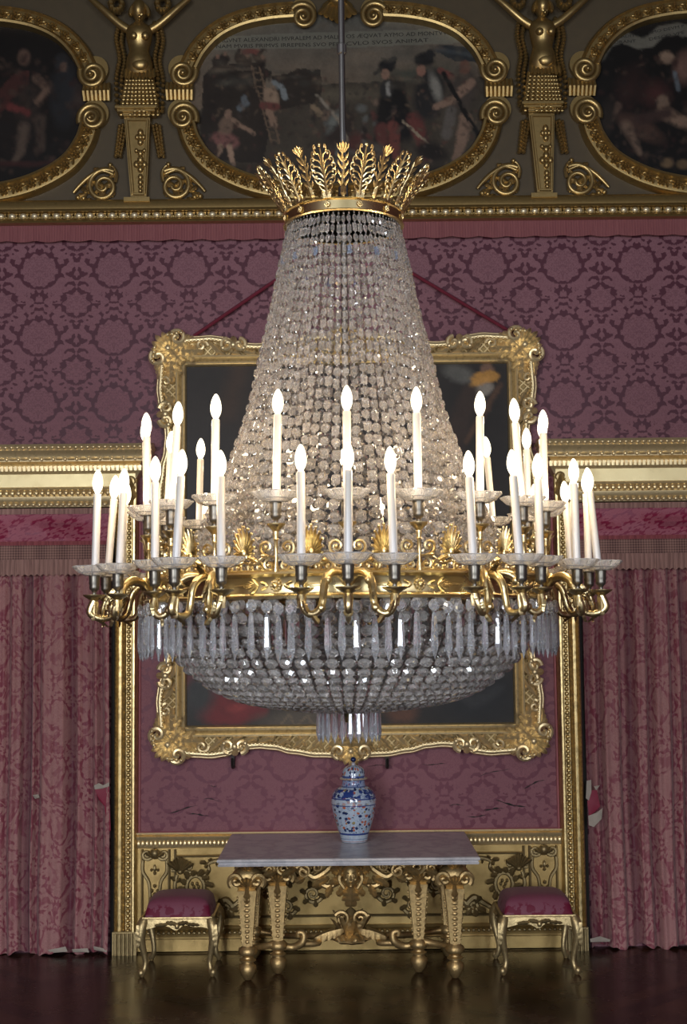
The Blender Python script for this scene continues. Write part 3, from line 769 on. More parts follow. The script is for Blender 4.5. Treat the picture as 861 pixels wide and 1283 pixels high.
# ------------------------------------------------------------------ gilded door surrounds with their curtains
def portal(side, idx):
    """built for the left side in the photo, mirrored for the right"""
    fl = (lambda m: m.mirror(XM)) if side > 0 else (lambda m: m)
    root = struct(empty('door_%d' % idx, ((P(160,1190).x if side < 0 else 2*XM-P(160,1190).x), 0, 0)))
    yz = lambda y, d: P(90, y, d).z
    ent = [(556,.0),(556,.24),(558.5,.25),(562,.235),(564,.24),(567,.225),(570,.215),(574,.205),(578,.20),(580,.17),(583,.16),(584,.175),(590,.172),(592,.16),(594,.15),(610,.15),(611,.16),(613,.165),(616,.14),(621,.13),(622,.15),(627,.145),(629,.13),(635,.12),(636.5,.09),(637,.0)]
    xe = P(190, 560, .24).x
    vs, fs = [], []; q = len(ent)
    for k, (y, d) in enumerate(ent): vs.append((-WX, -d, yz(y, d)))
    for k, (y, d) in enumerate(ent):
        e = xe - (0.25-d)*1.05 if y < 610 else xe - (0.25-d)*1.05 - in_m(9)
        if d == 0: e = vs_last if k else xe - .02
        vs_last = e; vs.append((e, -d, yz(y, d)))
    for k in range(q-1): fs.append((k, k+1, q+k+1, q+k))
    fs.append(tuple(range(q, 2*q)))
    # mitred return back to the wall
    for k, (y, d) in enumerate(ent): vs.append((vs[q+k][0], 0, yz(y, d)))
    for k in range(q-1): fs.append((q+k, q+k+1, 2*q+k+1, 2*q+k))
    fl(MB().add(vs, fs)).build('entablature', G_ANT, root)
    fl(MB().prism([(-WX, yz(610,.15)), (xe-.13, yz(610,.15)), (xe-.13, yz(594,.15)), (-WX, yz(594,.15))], .14, .153)).build('frieze_band', G_BAND, root, smooth=False)
    b = MB(); x = -WX+.02; k = 0
    while x < xe - .03:
        b.ell((x, -.24, yz(560,.24)), (.017, .016, .017), 7, 4)
        if k % 2: b.ell((x, -.21, yz(575,.21)), (.03, .012, .010), 7, 4)
        else: b.ell((x, -.21, yz(575,.21)), (.012, .012, .016), 7, 4)
        x += .042; k += 1
    fl(b).build('carved_leaf_row', G_ANT, root)
    b = MB(); x = -WX+.02
    while x < xe - .09:
        b.box((x, -.195, yz(590.5,.17)), (x+.018, -.165, yz(584,.17))); x += .032
    fl(b).build('dentil_row', G_ANT, root, smooth=False)
    b = MB(); x = -WX+.02; k = 0
    while x < xe - .16:
        b.ell((x, -.15, yz(617.5,.15)), (.016, .016, .022), 7, 4); b.ell((x+.02, -.135, yz(632,.13)), (.019, .014, .016), 7, 4); x += .043
    fl(b).build('bead_row', G_ANT, root)
    # jamb moulding, outer edge to inner edge
    x0, x1 = (P(143,1190).x+P(148.5,760).x)/2, (P(172,1190).x+P(175,760).x)/2; w = x1-x0
    pr = [(0,.0),(0,.10),(.06*w,.115),(.12*w,.10),(.18*w,.085),(.30*w,.085),(.36*w,.10),(.44*w,.085),(.50*w,.07),(.74*w,.07),(.78*w,.09),(.84*w,.12),(.92*w,.12),(1.0*w,.09),(1.0*w,.0)]
    zt = yz(636, .1); q = len(pr)
    vs = [(x0+o, -d, .0) for o, d in pr] + [(x0+o, -d, zt) for o, d in pr]
    fl(MB().add(vs, [(k, k+1, q+k+1, q+k) for k in range(q-1)])).build('jamb', G_JAMB, root)
    b = MB(); z = .16; k = 0
    while z < zt - .02:
        b.ell((x0+.62*w, -.078, z), (.10*w, .016, .017), 8, 5); b.ell((x0+.09*w, -.113, z), (.006, .008, .009), 5, 4)
        if k % 2 == 0: b.ell((x0+.40*w, -.098, z), (.008, .009, .014), 5, 4)
        z += .034; k += 1
    fl(b).build('jamb_leaf_row', G_JAMB, root)
    b = MB(); b.box((x0-.005, -.125, 0), (x1+.006, -.01, P(160,1163).z)); 
    for o in (.12,.30,.48,.66,.84): b.tube([(x0+o*w, -.127, .0), (x0+o*w, -.127, P(160,1165).z)], .012, 6)
    fl(b).build('plinth_block', G_DARK, root, smooth=False)
    b = MB(); cx = P(163, 615, .12)
    b.tube(W3(spiral(163,602,8,2,-1.0,-1.6,24), [.12,.15,.17]), [.02,.017,.012], 7)
    b.leaf(P(163,600,.16), P(163,640,.10), in_m(17), (0,-1,0), 3, .5, .1); b.tube(W3([(156,600),(157,640)], .12), .015, 6); b.tube(W3([(170,600),(169,640)], .12), .015, 6)
    fl(b).build('console_bracket', G_JAMB, root)
    fl(MB().box((x0-.035, -.02, 0), (x0+.002, -.002, zt))).build('reveal_shade', BLACKISH, root, smooth=False)  # blackish strip painted in for the shaded gap between curtain and jamb
    return root, x0
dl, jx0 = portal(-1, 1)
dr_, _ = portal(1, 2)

# curtain cloth
def curtain_mat(name, light, dark, W, H):
    m = damask(name, light, dark, W, H, .1, .1, 'uv', .6, .13); nt = m.node_tree; b = nt.nodes['Principled BSDF']
    src = b.inputs['Base Color'].links[0].from_socket
    at = nt.nodes.new('ShaderNodeAttribute'); at.attribute_name = 'fade_shade'; f = E(nt, at.outputs['Fac'])
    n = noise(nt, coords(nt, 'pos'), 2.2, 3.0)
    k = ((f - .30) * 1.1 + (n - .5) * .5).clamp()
    col = mixc(nt, k * .30, src, srgb(162, 118, 114)); col = mixc(nt, ((.44 - f) * 2.0).clamp() * .75, col, srgb(64, 22, 38))  # ridges sun-faded; fold valleys darkened as shade put into the colour
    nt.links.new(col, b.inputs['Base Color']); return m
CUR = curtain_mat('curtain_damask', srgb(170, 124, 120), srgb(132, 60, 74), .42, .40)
VAL = damask('valance_damask', srgb(168, 96, 110), srgb(134, 34, 66), .42, .40, 0, 0, 'uv', .5)
def pleats(x, seed):
    r = random.Random(seed); s = 0
    for k in range(9):
        f = 16 + k*9.5 + r.uniform(-2, 2); s += math.sin(x*f + r.uniform(0, 6)) / (1 + k*.45)
    return s
def make_curtain(side, label):
    xa = -WX if side < 0 else 2*XM - jx0 + .035
    xb = jx0 - .035 if side < 0 else WX
    px = 140 if side < 0 else 735
    zb, zt = .012, P(90, 700).z
    root = empty('curtain', ((xa+xb)/2, -.085, zb), label, 'curtain', 'portiere curtains in the two doorways')
    nx, nz = 620, 26
    vs, uvs = [], []; arc = 0; prev = None; seed = 11 if side < 0 else 23
    prof = []
    for i in range(nx+1):
        x = xa + (xb-xa)*i/nx
        p = pleats(x, seed); d = .080 + .044*math.tanh(p*1.1) + .008*math.sin(x*83+seed)
        if prev is not None: arc += math.hypot((xb-xa)/nx, (d-prev)*1.3)
        prev = d; prof.append((x, d, arc))
    for j in range(nz+1):
        t = j/nz; z = zb + (zt-zb)*t
        for (x, d, a) in prof:
            k = 1.0 - .35*t; dd = .080 + (d-.080)*k + .006*math.sin(z*5+x*9)*(1-t)
            zz = z + (.012*math.sin(x*23+seed)+.008*math.sin(x*61) if j == 0 else 0)
            vs.append((x + .01*math.sin(z*2.2+x*4)*(1-t), -max(.012, dd), zz)); uvs.append((a, z))
    fs = [(j*(nx+1)+i, j*(nx+1)+i+1, (j+1)*(nx+1)+i+1, (j+1)*(nx+1)+i) for j in range(nz) for i in range(nx)]
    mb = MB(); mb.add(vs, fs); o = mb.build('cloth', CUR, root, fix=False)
    ul = o.data.uv_layers.new(name='UVMap'); idx = np.empty(len(o.data.loops), np.int32); o.data.loops.foreach_get('vertex_index', idx)
    ul.data.foreach_set('uv', np.array(uvs, np.float32)[idx].ravel())
    at = o.data.color_attributes.new('fade_shade', 'FLOAT_COLOR', 'POINT'); fr = [min(1, max(0, (d-.080)/.10+.5)) for x, d, a in prof]*(nz+1)  # fold depth, drives both the fading and the painted valley shade
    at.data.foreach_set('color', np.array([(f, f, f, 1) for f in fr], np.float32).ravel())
    return root, (lambda X: min(prof, key=lambda q: abs(q[0]-X))[1])
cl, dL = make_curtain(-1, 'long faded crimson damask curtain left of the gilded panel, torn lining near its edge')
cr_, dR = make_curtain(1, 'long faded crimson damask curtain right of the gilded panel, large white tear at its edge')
def patch(pts, root, mat, name, d=.118):
    mb = MB(); q = W2(pts, d); n = len(q); cx = sum(p[0] for p in q)/n; cz = sum(p[1] for p in q)/n
    vs = [(cx, -d-.012, cz)] + [(p[0], -d - (.0 if i % 2 else .008), p[1]) for i, p in enumerate(q)]
    mb.add(vs, [(0, i+1, (i+1) % n + 1) for i in range(n)]); return mb.build(name, mat, root, fix=False)
DEEP = simple('unfaded_crimson', srgb(140, 26, 56), 0.6)
patch([(118,984),(124,981),(130,984),(137,980),(137,985),(128,988),(119,989)], cl, LINING, 'torn_lining')
patch([(119,989),(128,988),(137,985),(137,1000),(139,1040),(135,1044),(131,1010),(124,1002)], cl, DEEP, 'torn_edge', .112)
patch([(41,996),(48,995),(50,999),(44,1001)], cl, LINING, 'torn_lining')
patch([(60,1190),(82,1186),(85,1192),(64,1194)], cl, LINING, 'torn_lining'); patch([(90,1189),(110,1188),(112,1193),(92,1193)], cl, LINING, 'torn_lining'); patch([(117,1185),(134,1189),(134,1193),(118,1190)], cl, LINING, 'torn_lining')
patch([(735,978),(741,977),(741,992),(738,1003),(734,1000)], cr_, LINING, 'torn_lining')
patch([(744,985),(752,984),(747,990)], cr_, LINING, 'torn_lining')
patch([(737,1022),(748,1018),(755,1012),(754,1026),(744,1036),(738,1034)], cr_, LINING, 'torn_lining')
patch([(741,990),(748,990),(752,1010),(745,1018),(738,1022),(736,1004)], cr_, DEEP, 'torn_edge', .112)
patch([(739,1176),(752,1173),(765,1177),(764,1180),(740,1180)], cr_, LINING, 'torn_lining')

# pelmets: swagged damask over a netted fringe
NET = None
def net_mat():
    m, nt, b = new_mat('netted_braid')
    v = coords(nt, 'pos'); x, y, z = sep(nt, v)
    u = (x*170 + z*170).sin() * (x*170 - z*170).sin()
    big = (x*38.0).sin()*.5+.5
    f = (u*.5 + .35 + big*.25).clamp()
    nt.links.new(mixc(nt, f, srgb(84, 56, 54), srgb(164, 126, 114)), b.inputs['Base Color']); b.inputs['Roughness'].default_value = .85
    return m
NETM = net_mat(); TAS = fringe_mat('silk_tassel_fringe', srgb(104, 72, 66), srgb(184, 142, 130), 90.0)
def pelmet(side, label):
    xa, xb = (-WX, jx0-.012) if side < 0 else (2*XM-jx0+.012, WX)
    px = 70 if side < 0 else 800
    root = empty('pelmet', ((xa+xb)/2, -.13, P(px, 720 if side < 0 else 711).z), label, 'pelmet', 'pelmets over the curtains')
    o_ = 0 if side < 0 else 2.6                    # photo rows at the axis
    def strip(name, y0, y1, d, amp, mat, k, n=500, rag=0, uv=False, sw=0.0):
        mb = MB(); vs, uvs = [], []; nz = 6
        for i in range(n+1):
            x = xa+(xb-xa)*i/n
            for j in range(nz+1):
                t = j/nz; z0 = P(70, y0, d).z; z1 = P(70, y1, d).z
                dd = d + amp*math.sin(x*k + t*4*sw)*t**.5 + sw*.018*math.sin(t*17+x*5)*math.sin(t*PI)
                vs.append((x, -dd, z0+(z1-z0)*t - (rag*(.5+.5*math.sin(x*140)) if j == nz else 0))); uvs.append((x*1.1+t*.25*sw, z0+(z1-z0)*t*1.3))
        fs = [(i*(nz+1)+j, i*(nz+1)+j+1, (i+1)*(nz+1)+j+1, (i+1)*(nz+1)+j) for i in range(n) for j in range(nz)]
        o = mb.add(vs, fs).build(name, mat, root, fix=False)
        if uv:
            ul = o.data.uv_layers.new(name='UVMap'); idx = np.empty(len(o.data.loops), np.int32); o.data.loops.foreach_get('vertex_index', idx)
            ul.data.foreach_set('uv', np.array(uvs, np.float32)[idx].ravel())
        return o
    strip('top_fringe', 637, 644, .125, .002, TAS, 30)
    strip('valance', 642, 681, .115, .012, VAL, 5.5, uv=True, sw=1.0)
    strip('braid', 678, 683, .135, .002, fringe_mat('rose_braid', srgb(110, 40, 52), srgb(160, 84, 86), 60.0), 40)
    strip('net_fringe', 683, 701, .13, .005, NETM, 12)
    strip('tassel_fringe', 700.5, 719.5, .132, .007, TAS, 31, rag=.012)
    return root
pelmet(-1, 'crimson damask pelmet with netted tassel fringe heading the left curtain')
pelmet(1, 'crimson damask pelmet with netted tassel fringe heading the right curtain')

# ------------------------------------------------------------------ gilded dado between the door frames
dado = struct(empty('trim_2', (XM, 0, 0)))
xl, xr = jl - .005, 2*XM - jl + .005
def zd(y, d=.05): return P(436, y, d).z
def hm(name, prof, mat):
    q = len(prof); vs = [(x, -d, zd(y, d)) for x in (xl, xr) for y, d in prof]
    return MB().add(vs, [(k, k+1, q+k+1, q+k) for k in range(q-1)]).build(name, mat, dado)
hm('panel_field', [(1045,.0),(1045,.045),(1176,.045),(1190,.045)], G_FLAT)
hm('cap_moulding', [(1041,.0),(1041,.085),(1043,.09),(1045,.07),(1046,.09),(1049,.085),(1051,.065),(1058,.06),(1060,.05),(1060.5,.045)], G_ANT)
hm('base_moulding', [(1158,.045),(1159,.065),(1162,.075),(1165,.06),(1171,.085),(1174,.09),(1175,.075),(1189,.075),(1189,.0)], G_FLAT)
b = MB(); x = xl+.02
while x < xr-.01:
    b.ell((x, -.066, zd(1054.5,.065)), (.012, .010, .02), 6, 4); x += .03
b.build('cap_leaf_row', G_ANT, dado)
b = MB(); x = xl+.02
while x < xr-.01:
    b.ell((x, -.072, zd(1167,.07)), (.016, .012, .013), 6, 4); x += .036
b.build('base_leaf_row', G_DARK, dado)
def pair(mb, name, mat):
    mb.build(name, mat, dado); mb.mirror(XM).build(name, mat, dado)
D = .05
def yl(y): return y                                # photo rows left of the axis
ORN = G_DARK
m = MB()
for x in (178, 212, 219.5): m.tube(W3([(x,1064),(x,1160)], D), .010, 5)
m.tube(W3([(219.5,1073),(430,1070)], D), .010, 5); m.tube(W3([(220,1150),(430,1147)], D), .010, 5)
pair(m, 'panel_fillet', ORN)
m = MB()
m.tube(W3(spiral(184,1071,7,1.5,0,1.5,24), D), [.014,.010], 6); m.tube(W3(spiral(205,1071,7,1.5,PI,-1.5,24), D), [.014,.010], 6)
m.ell(P(194,1069,D+.01), (in_m(6),.035,in_m(6)), 10, 6)
for k in range(-3, 4): m.leaf(P(194,1076,D), P(194+k*4,1062+abs(k)*2,D+.02), in_m(5), (0,-1,0), 2, .4, .1)
for s in (-1, 1):
    m.tube(W3(cat([(194+s*15,1078),(194+s*15,1092),(194+s*8,1104),(194+s*6,1120),(194+s*6,1140),(194+s*7,1157)], 5), D), [.014,.012,.010], 6)
m.ell(P(194,1088,D), (in_m(2),.02,in_m(5)), 6, 4)
for (x, y, r) in ((194,1110,2.5),(190,1116,2.5),(198,1116,2.5),(194,1121,3),(189,1125,2.3),(199,1125,2.3),(194,1131,2.6),(194,1094,2.2),(190,1090,2),(198,1090,2)): m.ell(P(x,y,D), (in_m(r),.022,in_m(r)), 6, 4)
pair(m, 'pilaster_ornament', ORN)
m = MB()
for k in range(-4, 5): m.leaf(P(226,1092,D), P(226+k*4.2,1072+abs(k)*2.2,D+.03), in_m(6), (0,-1,0), 2, .45, .1)
m.ell(P(226,1092,D+.01), (in_m(4),.03,in_m(3.5)))
m.tube(W3(spiral(237,1086,7,1.5,1.2,1.3,20), D), [.013,.008], 6); m.tube(W3(spiral(217,1086,5,1.5,2,-1.3,20), D), [.013,.008], 6)
m.tube(W3(cat([(222,1096),(219,1110),(222,1126),(218,1138),(226,1140)], 5), D), [.012,.015,.010], 6)
for (x, y) in ((214,1098),(226,1100),(215,1126),(226,1124),(221,1132),(230,1142),(214,1140)): m.leaf(P(221,(y+1112)/2,D), P(x,y,D+.02), in_m(5), (0,-1,0), 2, .4, .1)
pair(m, 'shell_ornament', ORN)
m = MB()
ring = [(245+11*math.cos(a), 1111+14*math.sin(a)) for a in [2*PI*k/20 for k in range(21)]]
m.tube(W3(ring, D), .016, 6)
for k in range(12):
    a = 2*PI*k/12 + .2; m.leaf(P(245+11*math.cos(a), 1111+13*math.sin(a), D), P(245+(20+3*(k%2))*math.cos(a+.25), 1111+(21+3*(k%2))*math.sin(a+.25), D+.03), in_m(8), (0,-1,0), 2, .4, .15)
for k in range(5): m.ell(P(241+k*2, 1107+(k%3)*4, D), (in_m(2),.02,in_m(2.6)), 6, 4)
m.tube(W3(cat([(255,1098),(262,1091),(261,1083),(268,1079),(282,1078),(296,1080)], 5), D), [.014,.012,.016,.010], 6)
for (x, y) in ((250,1080),(256,1086),(262,1076),(272,1083),(283,1074),(290,1083),(258,1096)): m.leaf(P((x+268)/2,(y+1082)/2,D), P(x,y,D+.02), in_m(6), (0,-1,0), 2, .4, .1)
pair(m, 'cartouche', ORN)
m = MB()
m.tube(W3(cat([(262,1140),(272,1134),(283,1127),(292,1134),(300,1128)], 5), D+.01), [.016,.022,.014], 6); m.tube(W3(spiral(284,1138,9,2,-1.5,1.5,22), D+.01), [.02,.012], 6)
for (x, y) in ((268,1146),(280,1152),(292,1150),(300,1140),(274,1126)): m.leaf(P(284,1138,D), P(x,y,D+.03), in_m(9), (0,-1,0), 2, .4, .1)
for (cx_, cy_) in ((330,1110),(360,1096),(360,1136),(392,1120)):
    m.tube(W3(spiral(cx_,cy_,12,2,.4,1.5,24), D), [.016,.009], 6)
    for k in range(6): a = k*1.05; m.leaf(P(cx_+7*math.cos(a), cy_+7*math.sin(a), D), P(cx_+17*math.cos(a+.3), cy_+17*math.sin(a+.3), D+.02), in_m(7), (0,-1,0), 2, .4, .1)
pair(m, 'rocaille_scroll', ORN)

# ------------------------------------------------------------------ the large framed painting
tl, tr, br, bl = P(236.5,461), P(637,457.5), P(640,905), P(233.5,908)
PX0, PX1 = (tl.x+bl.x)/2, (tr.x+br.x)/2; PZ0, PZ1 = (bl.z+br.z)/2, (tl.z+tr.z)/2
PCX, PCZ = (PX0+PX1)/2, (PZ0+PZ1)/2; hw_, hh_ = (PX1-PX0)/2, (PZ1-PZ0)/2
pic = empty('framed_painting', (PCX, -.02, PZ0-.25), 'large dark oil painting in a heavily carved gilt rococo frame on the wall', 'painting')
pt = Paint(236, 460, 640, 907, 2.0, srgb(44, 38, 34)); pt.mottle(.35, 18)
pt.ell(265,640,60,190,(52,50,50),0,.9,.6); pt.ell(300,520,60,60,(50,40,32),0,.9,.6); pt.line([(305,470),(290,520)], 14, (74,52,36), .5, .9)
pt.ell(600,520,40,70,(34,28,24),0,.9,.7); pt.ell(578,476,22,11,(96,96,92),.35,.5,.8); pt.ell(612,471,8,9,(126,92,72),0,.4); pt.ell(610,480,18,8,(196,140,36),-.12,.3); pt.ell(603,486,14,5,(208,150,50),-.4,.4); pt.ell(606,497,15,8,(150,142,132),-.5,.4,.8); pt.line([(590,500),(570,560),(560,640)], [12,16,12], (60,42,32), .8); pt.line([(628,490),(585,560)], 4, (92,62,40), .6)
pt.line([(245,850),(262,872),(300,892),(330,886)], [10,16,12,9], (116,24,30), .9); pt.ell(288,886,34,15,(128,26,32),-.15,.5); pt.ell(300,882,14,6,(156,44,44),-.3,.6,.7); pt.ell(254,866,20,30,(58,60,62),.2,.7,.8); pt.line([(262,838),(300,862)], 3, (90,46,40), .7); pt.ell(310,862,30,14,(70,30,30),.2,.8,.7)
pt.ell(385,900,60,16,(92,82,70),0,.6,.8)
for k in range(5): pt.line([(350+k*22,908),(362+k*22,894),(374+k*22,908)], 1.2, (126,110,86), .7)
pt.ell(500,890,20,14,(104,66,46),.2,.6,.8); pt.ell(590,870,60,44,(34,36,40),0,.8,.8); pt.line([(560,860),(590,880),(620,864)], 7, (52,54,58), .6)
pt.age(3.0, .85, .95)
pt.build('canvas', pic, paint_mat('varnished_oil_paint', 1, .5), .05, None, loc=lambda a, b_: (PX0-.02+(a-236)/404*(PX1-PX0+.04), -.045, PZ1+.02-(b_-460)/447*(PZ1-PZ0+.04)))
rect = [(PX0,PZ0),(PX1,PZ0),(PX1,PZ1),(PX0,PZ1)]
U = in_m
def rc(g): return [(PX0-g,PZ0-g),(PX1+g,PZ0-g),(PX1+g,PZ1+g),(PX0-g,PZ1+g)]
# going counter-clockwise the left normal points inwards
MB().sweep(rc(0), [(0,.04),(0,.06),(-U(2),.085),(-U(4),.075),(-U(6),.07),(-U(9),.085),(-U(11),.105),(-U(13),.10),(-U(14),.05),(-U(14),.02)], True).build('inner_moulding', G_ANT, pic)
def lipo(s, L):
    """distance of the carved outer edge from the opening along one side, S from the middle, half length L, photo px"""
    e = L - abs(s)
    key = [(0,31),(14,32),(30,33),(48,31),(60,27),(72,23.5),(90,22.5),(108,24),(130,29),(160,33),(200,34)]
    for (a, o1), (b_, o2) in zip(key, key[1:]):
        if e <= b_: t = (e-a)/(b_-a); t = t*t*(3-2*t); return o1+(o2-o1)*t
    return key[-1][1]
sides = [((PX0+PX1)/2, PZ1, 1, 0, 0, 1, hw_, 1.05), ((PX0+PX1)/2, PZ0, 1, 0, 0, -1, hw_, 1.08), (PX0, PCZ, 0, 1, -1, 0, hh_, 1.0), (PX1, PCZ, 0, 1, 1, 0, hh_, .98)]
def latt():
    m_, nt, b_ = new_mat('gold_trellis'); v = coords(nt, 'pos'); x, y, z = sep(nt, v)
    f = ((x+z)*110.).sin().max(((x-z)*110.).sin()); f = (f-.55).step(.5)
    nt.links.new(mixc(nt, f, (.36,.26,.11), (.74,.58,.30)), b_.inputs['Base Color']); b_.inputs['Metallic'].default_value = .7; b_.inputs['Roughness'].default_value = .45
    bump(nt, b_, f, .6, .008); return m_
TRE = latt()
for (cx, cz, tx, tz, ox, oz, half_, k) in sides:
    L = half_/U(1); n = 90; fld = MB(); lip = MB(); bead = MB(); vs = []; path = []
    for i in range(n+1):
        s = -L + 2*L*i/n; o = lipo(s, L)*k
        q = lambda dd, off: (cx+tx*U(s)+ox*U(off), -dd, cz+tz*U(s)+oz*U(off))
        vs += [q(.05, 12), q(.075, (12+o)/2), q(.095, o-2)]; path.append(q(.11, o-1))
    fld.add(vs, [(i*3+j, i*3+j+1, (i+1)*3+j+1, (i+1)*3+j) for i in range(n) for j in range(2)])
    rail = fld.build('frame_rail', TRE, pic)
    lip.tube(path, U(3.4), 8); lip.tube([(a, b_+.02, c) for a, b_, c in [(p[0]+ox*U(2.6), p[1], p[2]+oz*U(2.6)) for p in path]], U(3.2), 6)
    acc = 0
    for i in range(1, n+1):
        a, b_ = Vector(path[i-1]), Vector(path[i]); Ls = (b_-a).length
        while acc < Ls:
            c = a.lerp(b_, acc/Ls); lip.ell(c + Vector((-ox*U(1.6), -.012, -oz*U(1.6))), (U(1.7),.012,U(1.7)), 6, 4); acc += U(4.6)
        acc -= Ls
    lip.build('carved_edge', G_ANT, pic)
    lf = MB(); sgn = 1
    for i in range(-9, 10):
        s = L*i/10.
        if abs(s) > L-36: continue
        sg = 1 if s >= 0 else -1; o = lipo(s, L)*k
        q = lambda ds, off, dd: (cx+tx*U(s+ds)+ox*U(off), -dd, cz+tz*U(s+ds)+oz*U(off))
        lf.leaf(q(-sg*9, 13, .08), q(sg*11, o-4, .105), U(9), (0,-1,0), 4, .4, .1); lf.leaf(q(sg*4, 13, .08), q(-sg*7, o-6, .10), U(6), (0,-1,0), 3, .4, .1)
    lf.build('rail_leaf_ornament', G_ANT, pic)
def cluster(name, pos, sx, sz, big_, g=1.0):
    """leaf and scroll bunch; sx, sz = outward direction"""
    m = MB(); c = Vector(pos); U = lambda v: in_m(v)*g
    out = Vector((sx,0,sz)).normalized(); sd = Vector((out.z,0,-out.x))
    if big_:
        m.ell(c+out*U(4)+Vector((0,-.01,0)), (U(5),.04,U(5)), 10, 7)
        for k in range(-3, 4):
            a = k*.36; dv = out*math.cos(a)+sd*math.sin(a)
            m.leaf(c - out*U(4), c + dv*U(23-abs(k)) + Vector((0,-.03,0)), U(9), (0,-1,0), 3, .5, .12)
        for s in (-1, 1):
            m.leaf(c - out*U(2), c + sd*(s*U(27)) - out*U(3), U(14), (0,-1,0), 4, .5, .1)
            e = c + sd*(s*U(15)) + out*U(4); sp = [Vector((0,0,0))]
            m.tube([e + out*(U(9)*(1-i/22)*math.cos(i*.42)) + sd*(s*U(9)*(1-i/22)*math.sin(i*.42)) + Vector((0,-.02-.002*i,0)) for i in range(22)], [U(3),U(2.4),U(1.6)], 7)
            for q in range(4): m.ell(c + sd*(s*U(10+4*q)) + out*U(14-3*q) + Vector((0,-.04,0)), (U(2.4),.02,U(2.4)), 7, 5)
        m.leaf(c + out*U(6), c - out*U(20), U(15), (0,-1,0), 4, .5, .05)
        if sx and sz:
            m.box((c.x-U(13), .05-.10, c.z-U(13)), (c.x+U(13), .02, c.z+U(13)))
            for s in (-1, 1):
                rd = (sd*s - out).normalized(); pd = (sd*s + out).normalized()
                m.leaf(c + rd*U(2) + Vector((0,.01,0)), c + rd*U(36) + Vector((0,.01,0)), U(17), (0,-1,0), 5, .5, .05)
                m.leaf(c + rd*U(8) + pd*U(7), c + rd*U(33) + pd*U(12), U(10), (0,-1,0), 4, .5, .1, bend=.1*s)
                m.leaf(c + rd*U(14), c + rd*U(26) - pd*U(12), U(9), (0,-1,0), 3, .5, .1)
                for q in range(5): m.ell(c + rd*U(9+5*q) + pd*U(1.5*math.sin(q*1.7)) + Vector((0,-.02,0)), (U(2.2),.025,U(2.2)), 7, 5)
                m.tube([c + rd*U(34) + pd*U(5) + rd*(U(6.5)*(1-i/24)*math.cos(i*.4)) + pd*(U(6.5)*(1-i/24)*math.sin(i*.4)) + Vector((0,-.005-.0015*i,0)) for i in range(22)], [U(2.6),U(2),U(1.4)], 7)
    else:
        for s in (-1, 1):
            m.tube([c + sd*(s*U(6)) + out*(U(6.5)*(1-i/24)*math.cos(i*.4)) + sd*(s*U(6.5)*(1-i/24)*math.sin(i*.4)) + Vector((0,-.012-.0015*i,0)) for i in range(22)], [U(2.6),U(2),U(1.4)], 7)
            m.leaf(c, c + sd*(s*U(13)) + out*U(5), U(7), (0,-1,0), 3, .5, .1); m.ell(c + sd*(s*U(10)) - out*U(3) + Vector((0,-.02,0)), (U(3),.025,U(3)), 8, 5)
        m.leaf(c - out*U(6), c + out*U(9), U(9), (0,-1,0), 3, .5, .15); m.ell(c+Vector((0,-.025,0)), (U(4),.03,U(4)), 8, 6)
    return m.build(name, G_ANT, pic)
for sx in (-1, 1):
    for sz in (-1, 1):
        cluster('corner_ornament', (PCX+sx*(hw_+U(19)), -.09, PCZ+sz*(hh_+U(19))), sx, sz, True, 1.15)
        cluster('edge_ornament', (PCX+sx*(hw_-U(60)), -.10, PCZ+sz*(hh_+U(25))), 0, sz, False, 1.3)
        cluster('edge_ornament', (PCX+sx*(hw_+U(25)), -.10, PCZ+sz*(hh_-U(62))), sx, 0, False, 1.3)
for sz in (-1, 1): cluster('centre_cartouche', (PCX, -.10, PCZ+sz*(hh_+U(28))), 0, sz, True)
for sx in (-1, 1): cluster('centre_cartouche', (PCX+sx*(hw_+U(26)), -.10, PCZ), sx, 0, True)
MB().box((PX0-U(20), -.04, PZ0-U(20)), (PX1+U(20), -.005, PZ1+U(20))).build('stretcher_back', BLACKISH, pic, smooth=False)
CORD = simple('red_hanging_cord', srgb(112, 20, 44), .7)
top_ = P(432, 292, .05)
for (x, y) in ((243,421),(642,417)):
    a = P(x, y, .06); n = 20
    MB().tube([tuple(a.lerp(top_, i/n)) for i in range(n+1)], .013, 7).build('hanging_cord', CORD, pic)
for x, lab in ((292,'dark iron peg under the painting, left of the vase'), (485,'dark iron peg under the painting, just right of the vase')):
    m = MB(); a, c = P(x, 940, .05), P(x, 962, .05); m.box((a.x-.012,-.07,c.z), (a.x+.012,-.013,a.z)); m.tube([(a.x,-.06,c.z),(a.x,-.13,c.z+.02),(a.x,-.14,a.z-.05)], .009, 6)
    root = empty('picture_peg', (a.x, -.014, c.z), lab, 'wall peg', 'iron pegs under the painting'); m.build('iron_bracket', IRON, root)
# ------------------------------------------------------------------ console table
TZ = CAM.z - 1.44                                  # height of the marble top
f0, f1, k0, k1 = Pz(275.4,1078,TZ), Pz(598,1072,TZ), Pz(291.7,1045,TZ), Pz(579,1041.6,TZ)
TX0, TX1 = (f0.x+k0.x)/2, (f1.x+k1.x)/2; TY0 = (f0.y+f1.y)/2; TY1 = -.13
TXC = (TX0+TX1)/2
tab = empty('console_table', (TXC, (TY0+TY1)/2, 0), 'carved gilt console table with a grey-white marble top against the gilded wall panel', 'table')
def marble():
    m, nt, b = new_mat('pale_grey_marble'); v = coords(nt, 'pos')
    n = noise(nt, v, 3.2, 6.0, .65); vn = ((n-.5).abs()*14.0); vn = (1.0-vn).clamp()
    nt.links.new(mixc(nt, vn*.5, srgb(196, 194, 196), srgb(140, 140, 148)), b.inputs['Base Color']); b.inputs['Roughness'].default_value = .22
    return m
MAR = marble()
m = MB(); cs = [(.0,0),(.012,.006),(.018,.014),(.018,.020),(.008,.026),(.004,.034),(.010,.040),(.0,.046)]
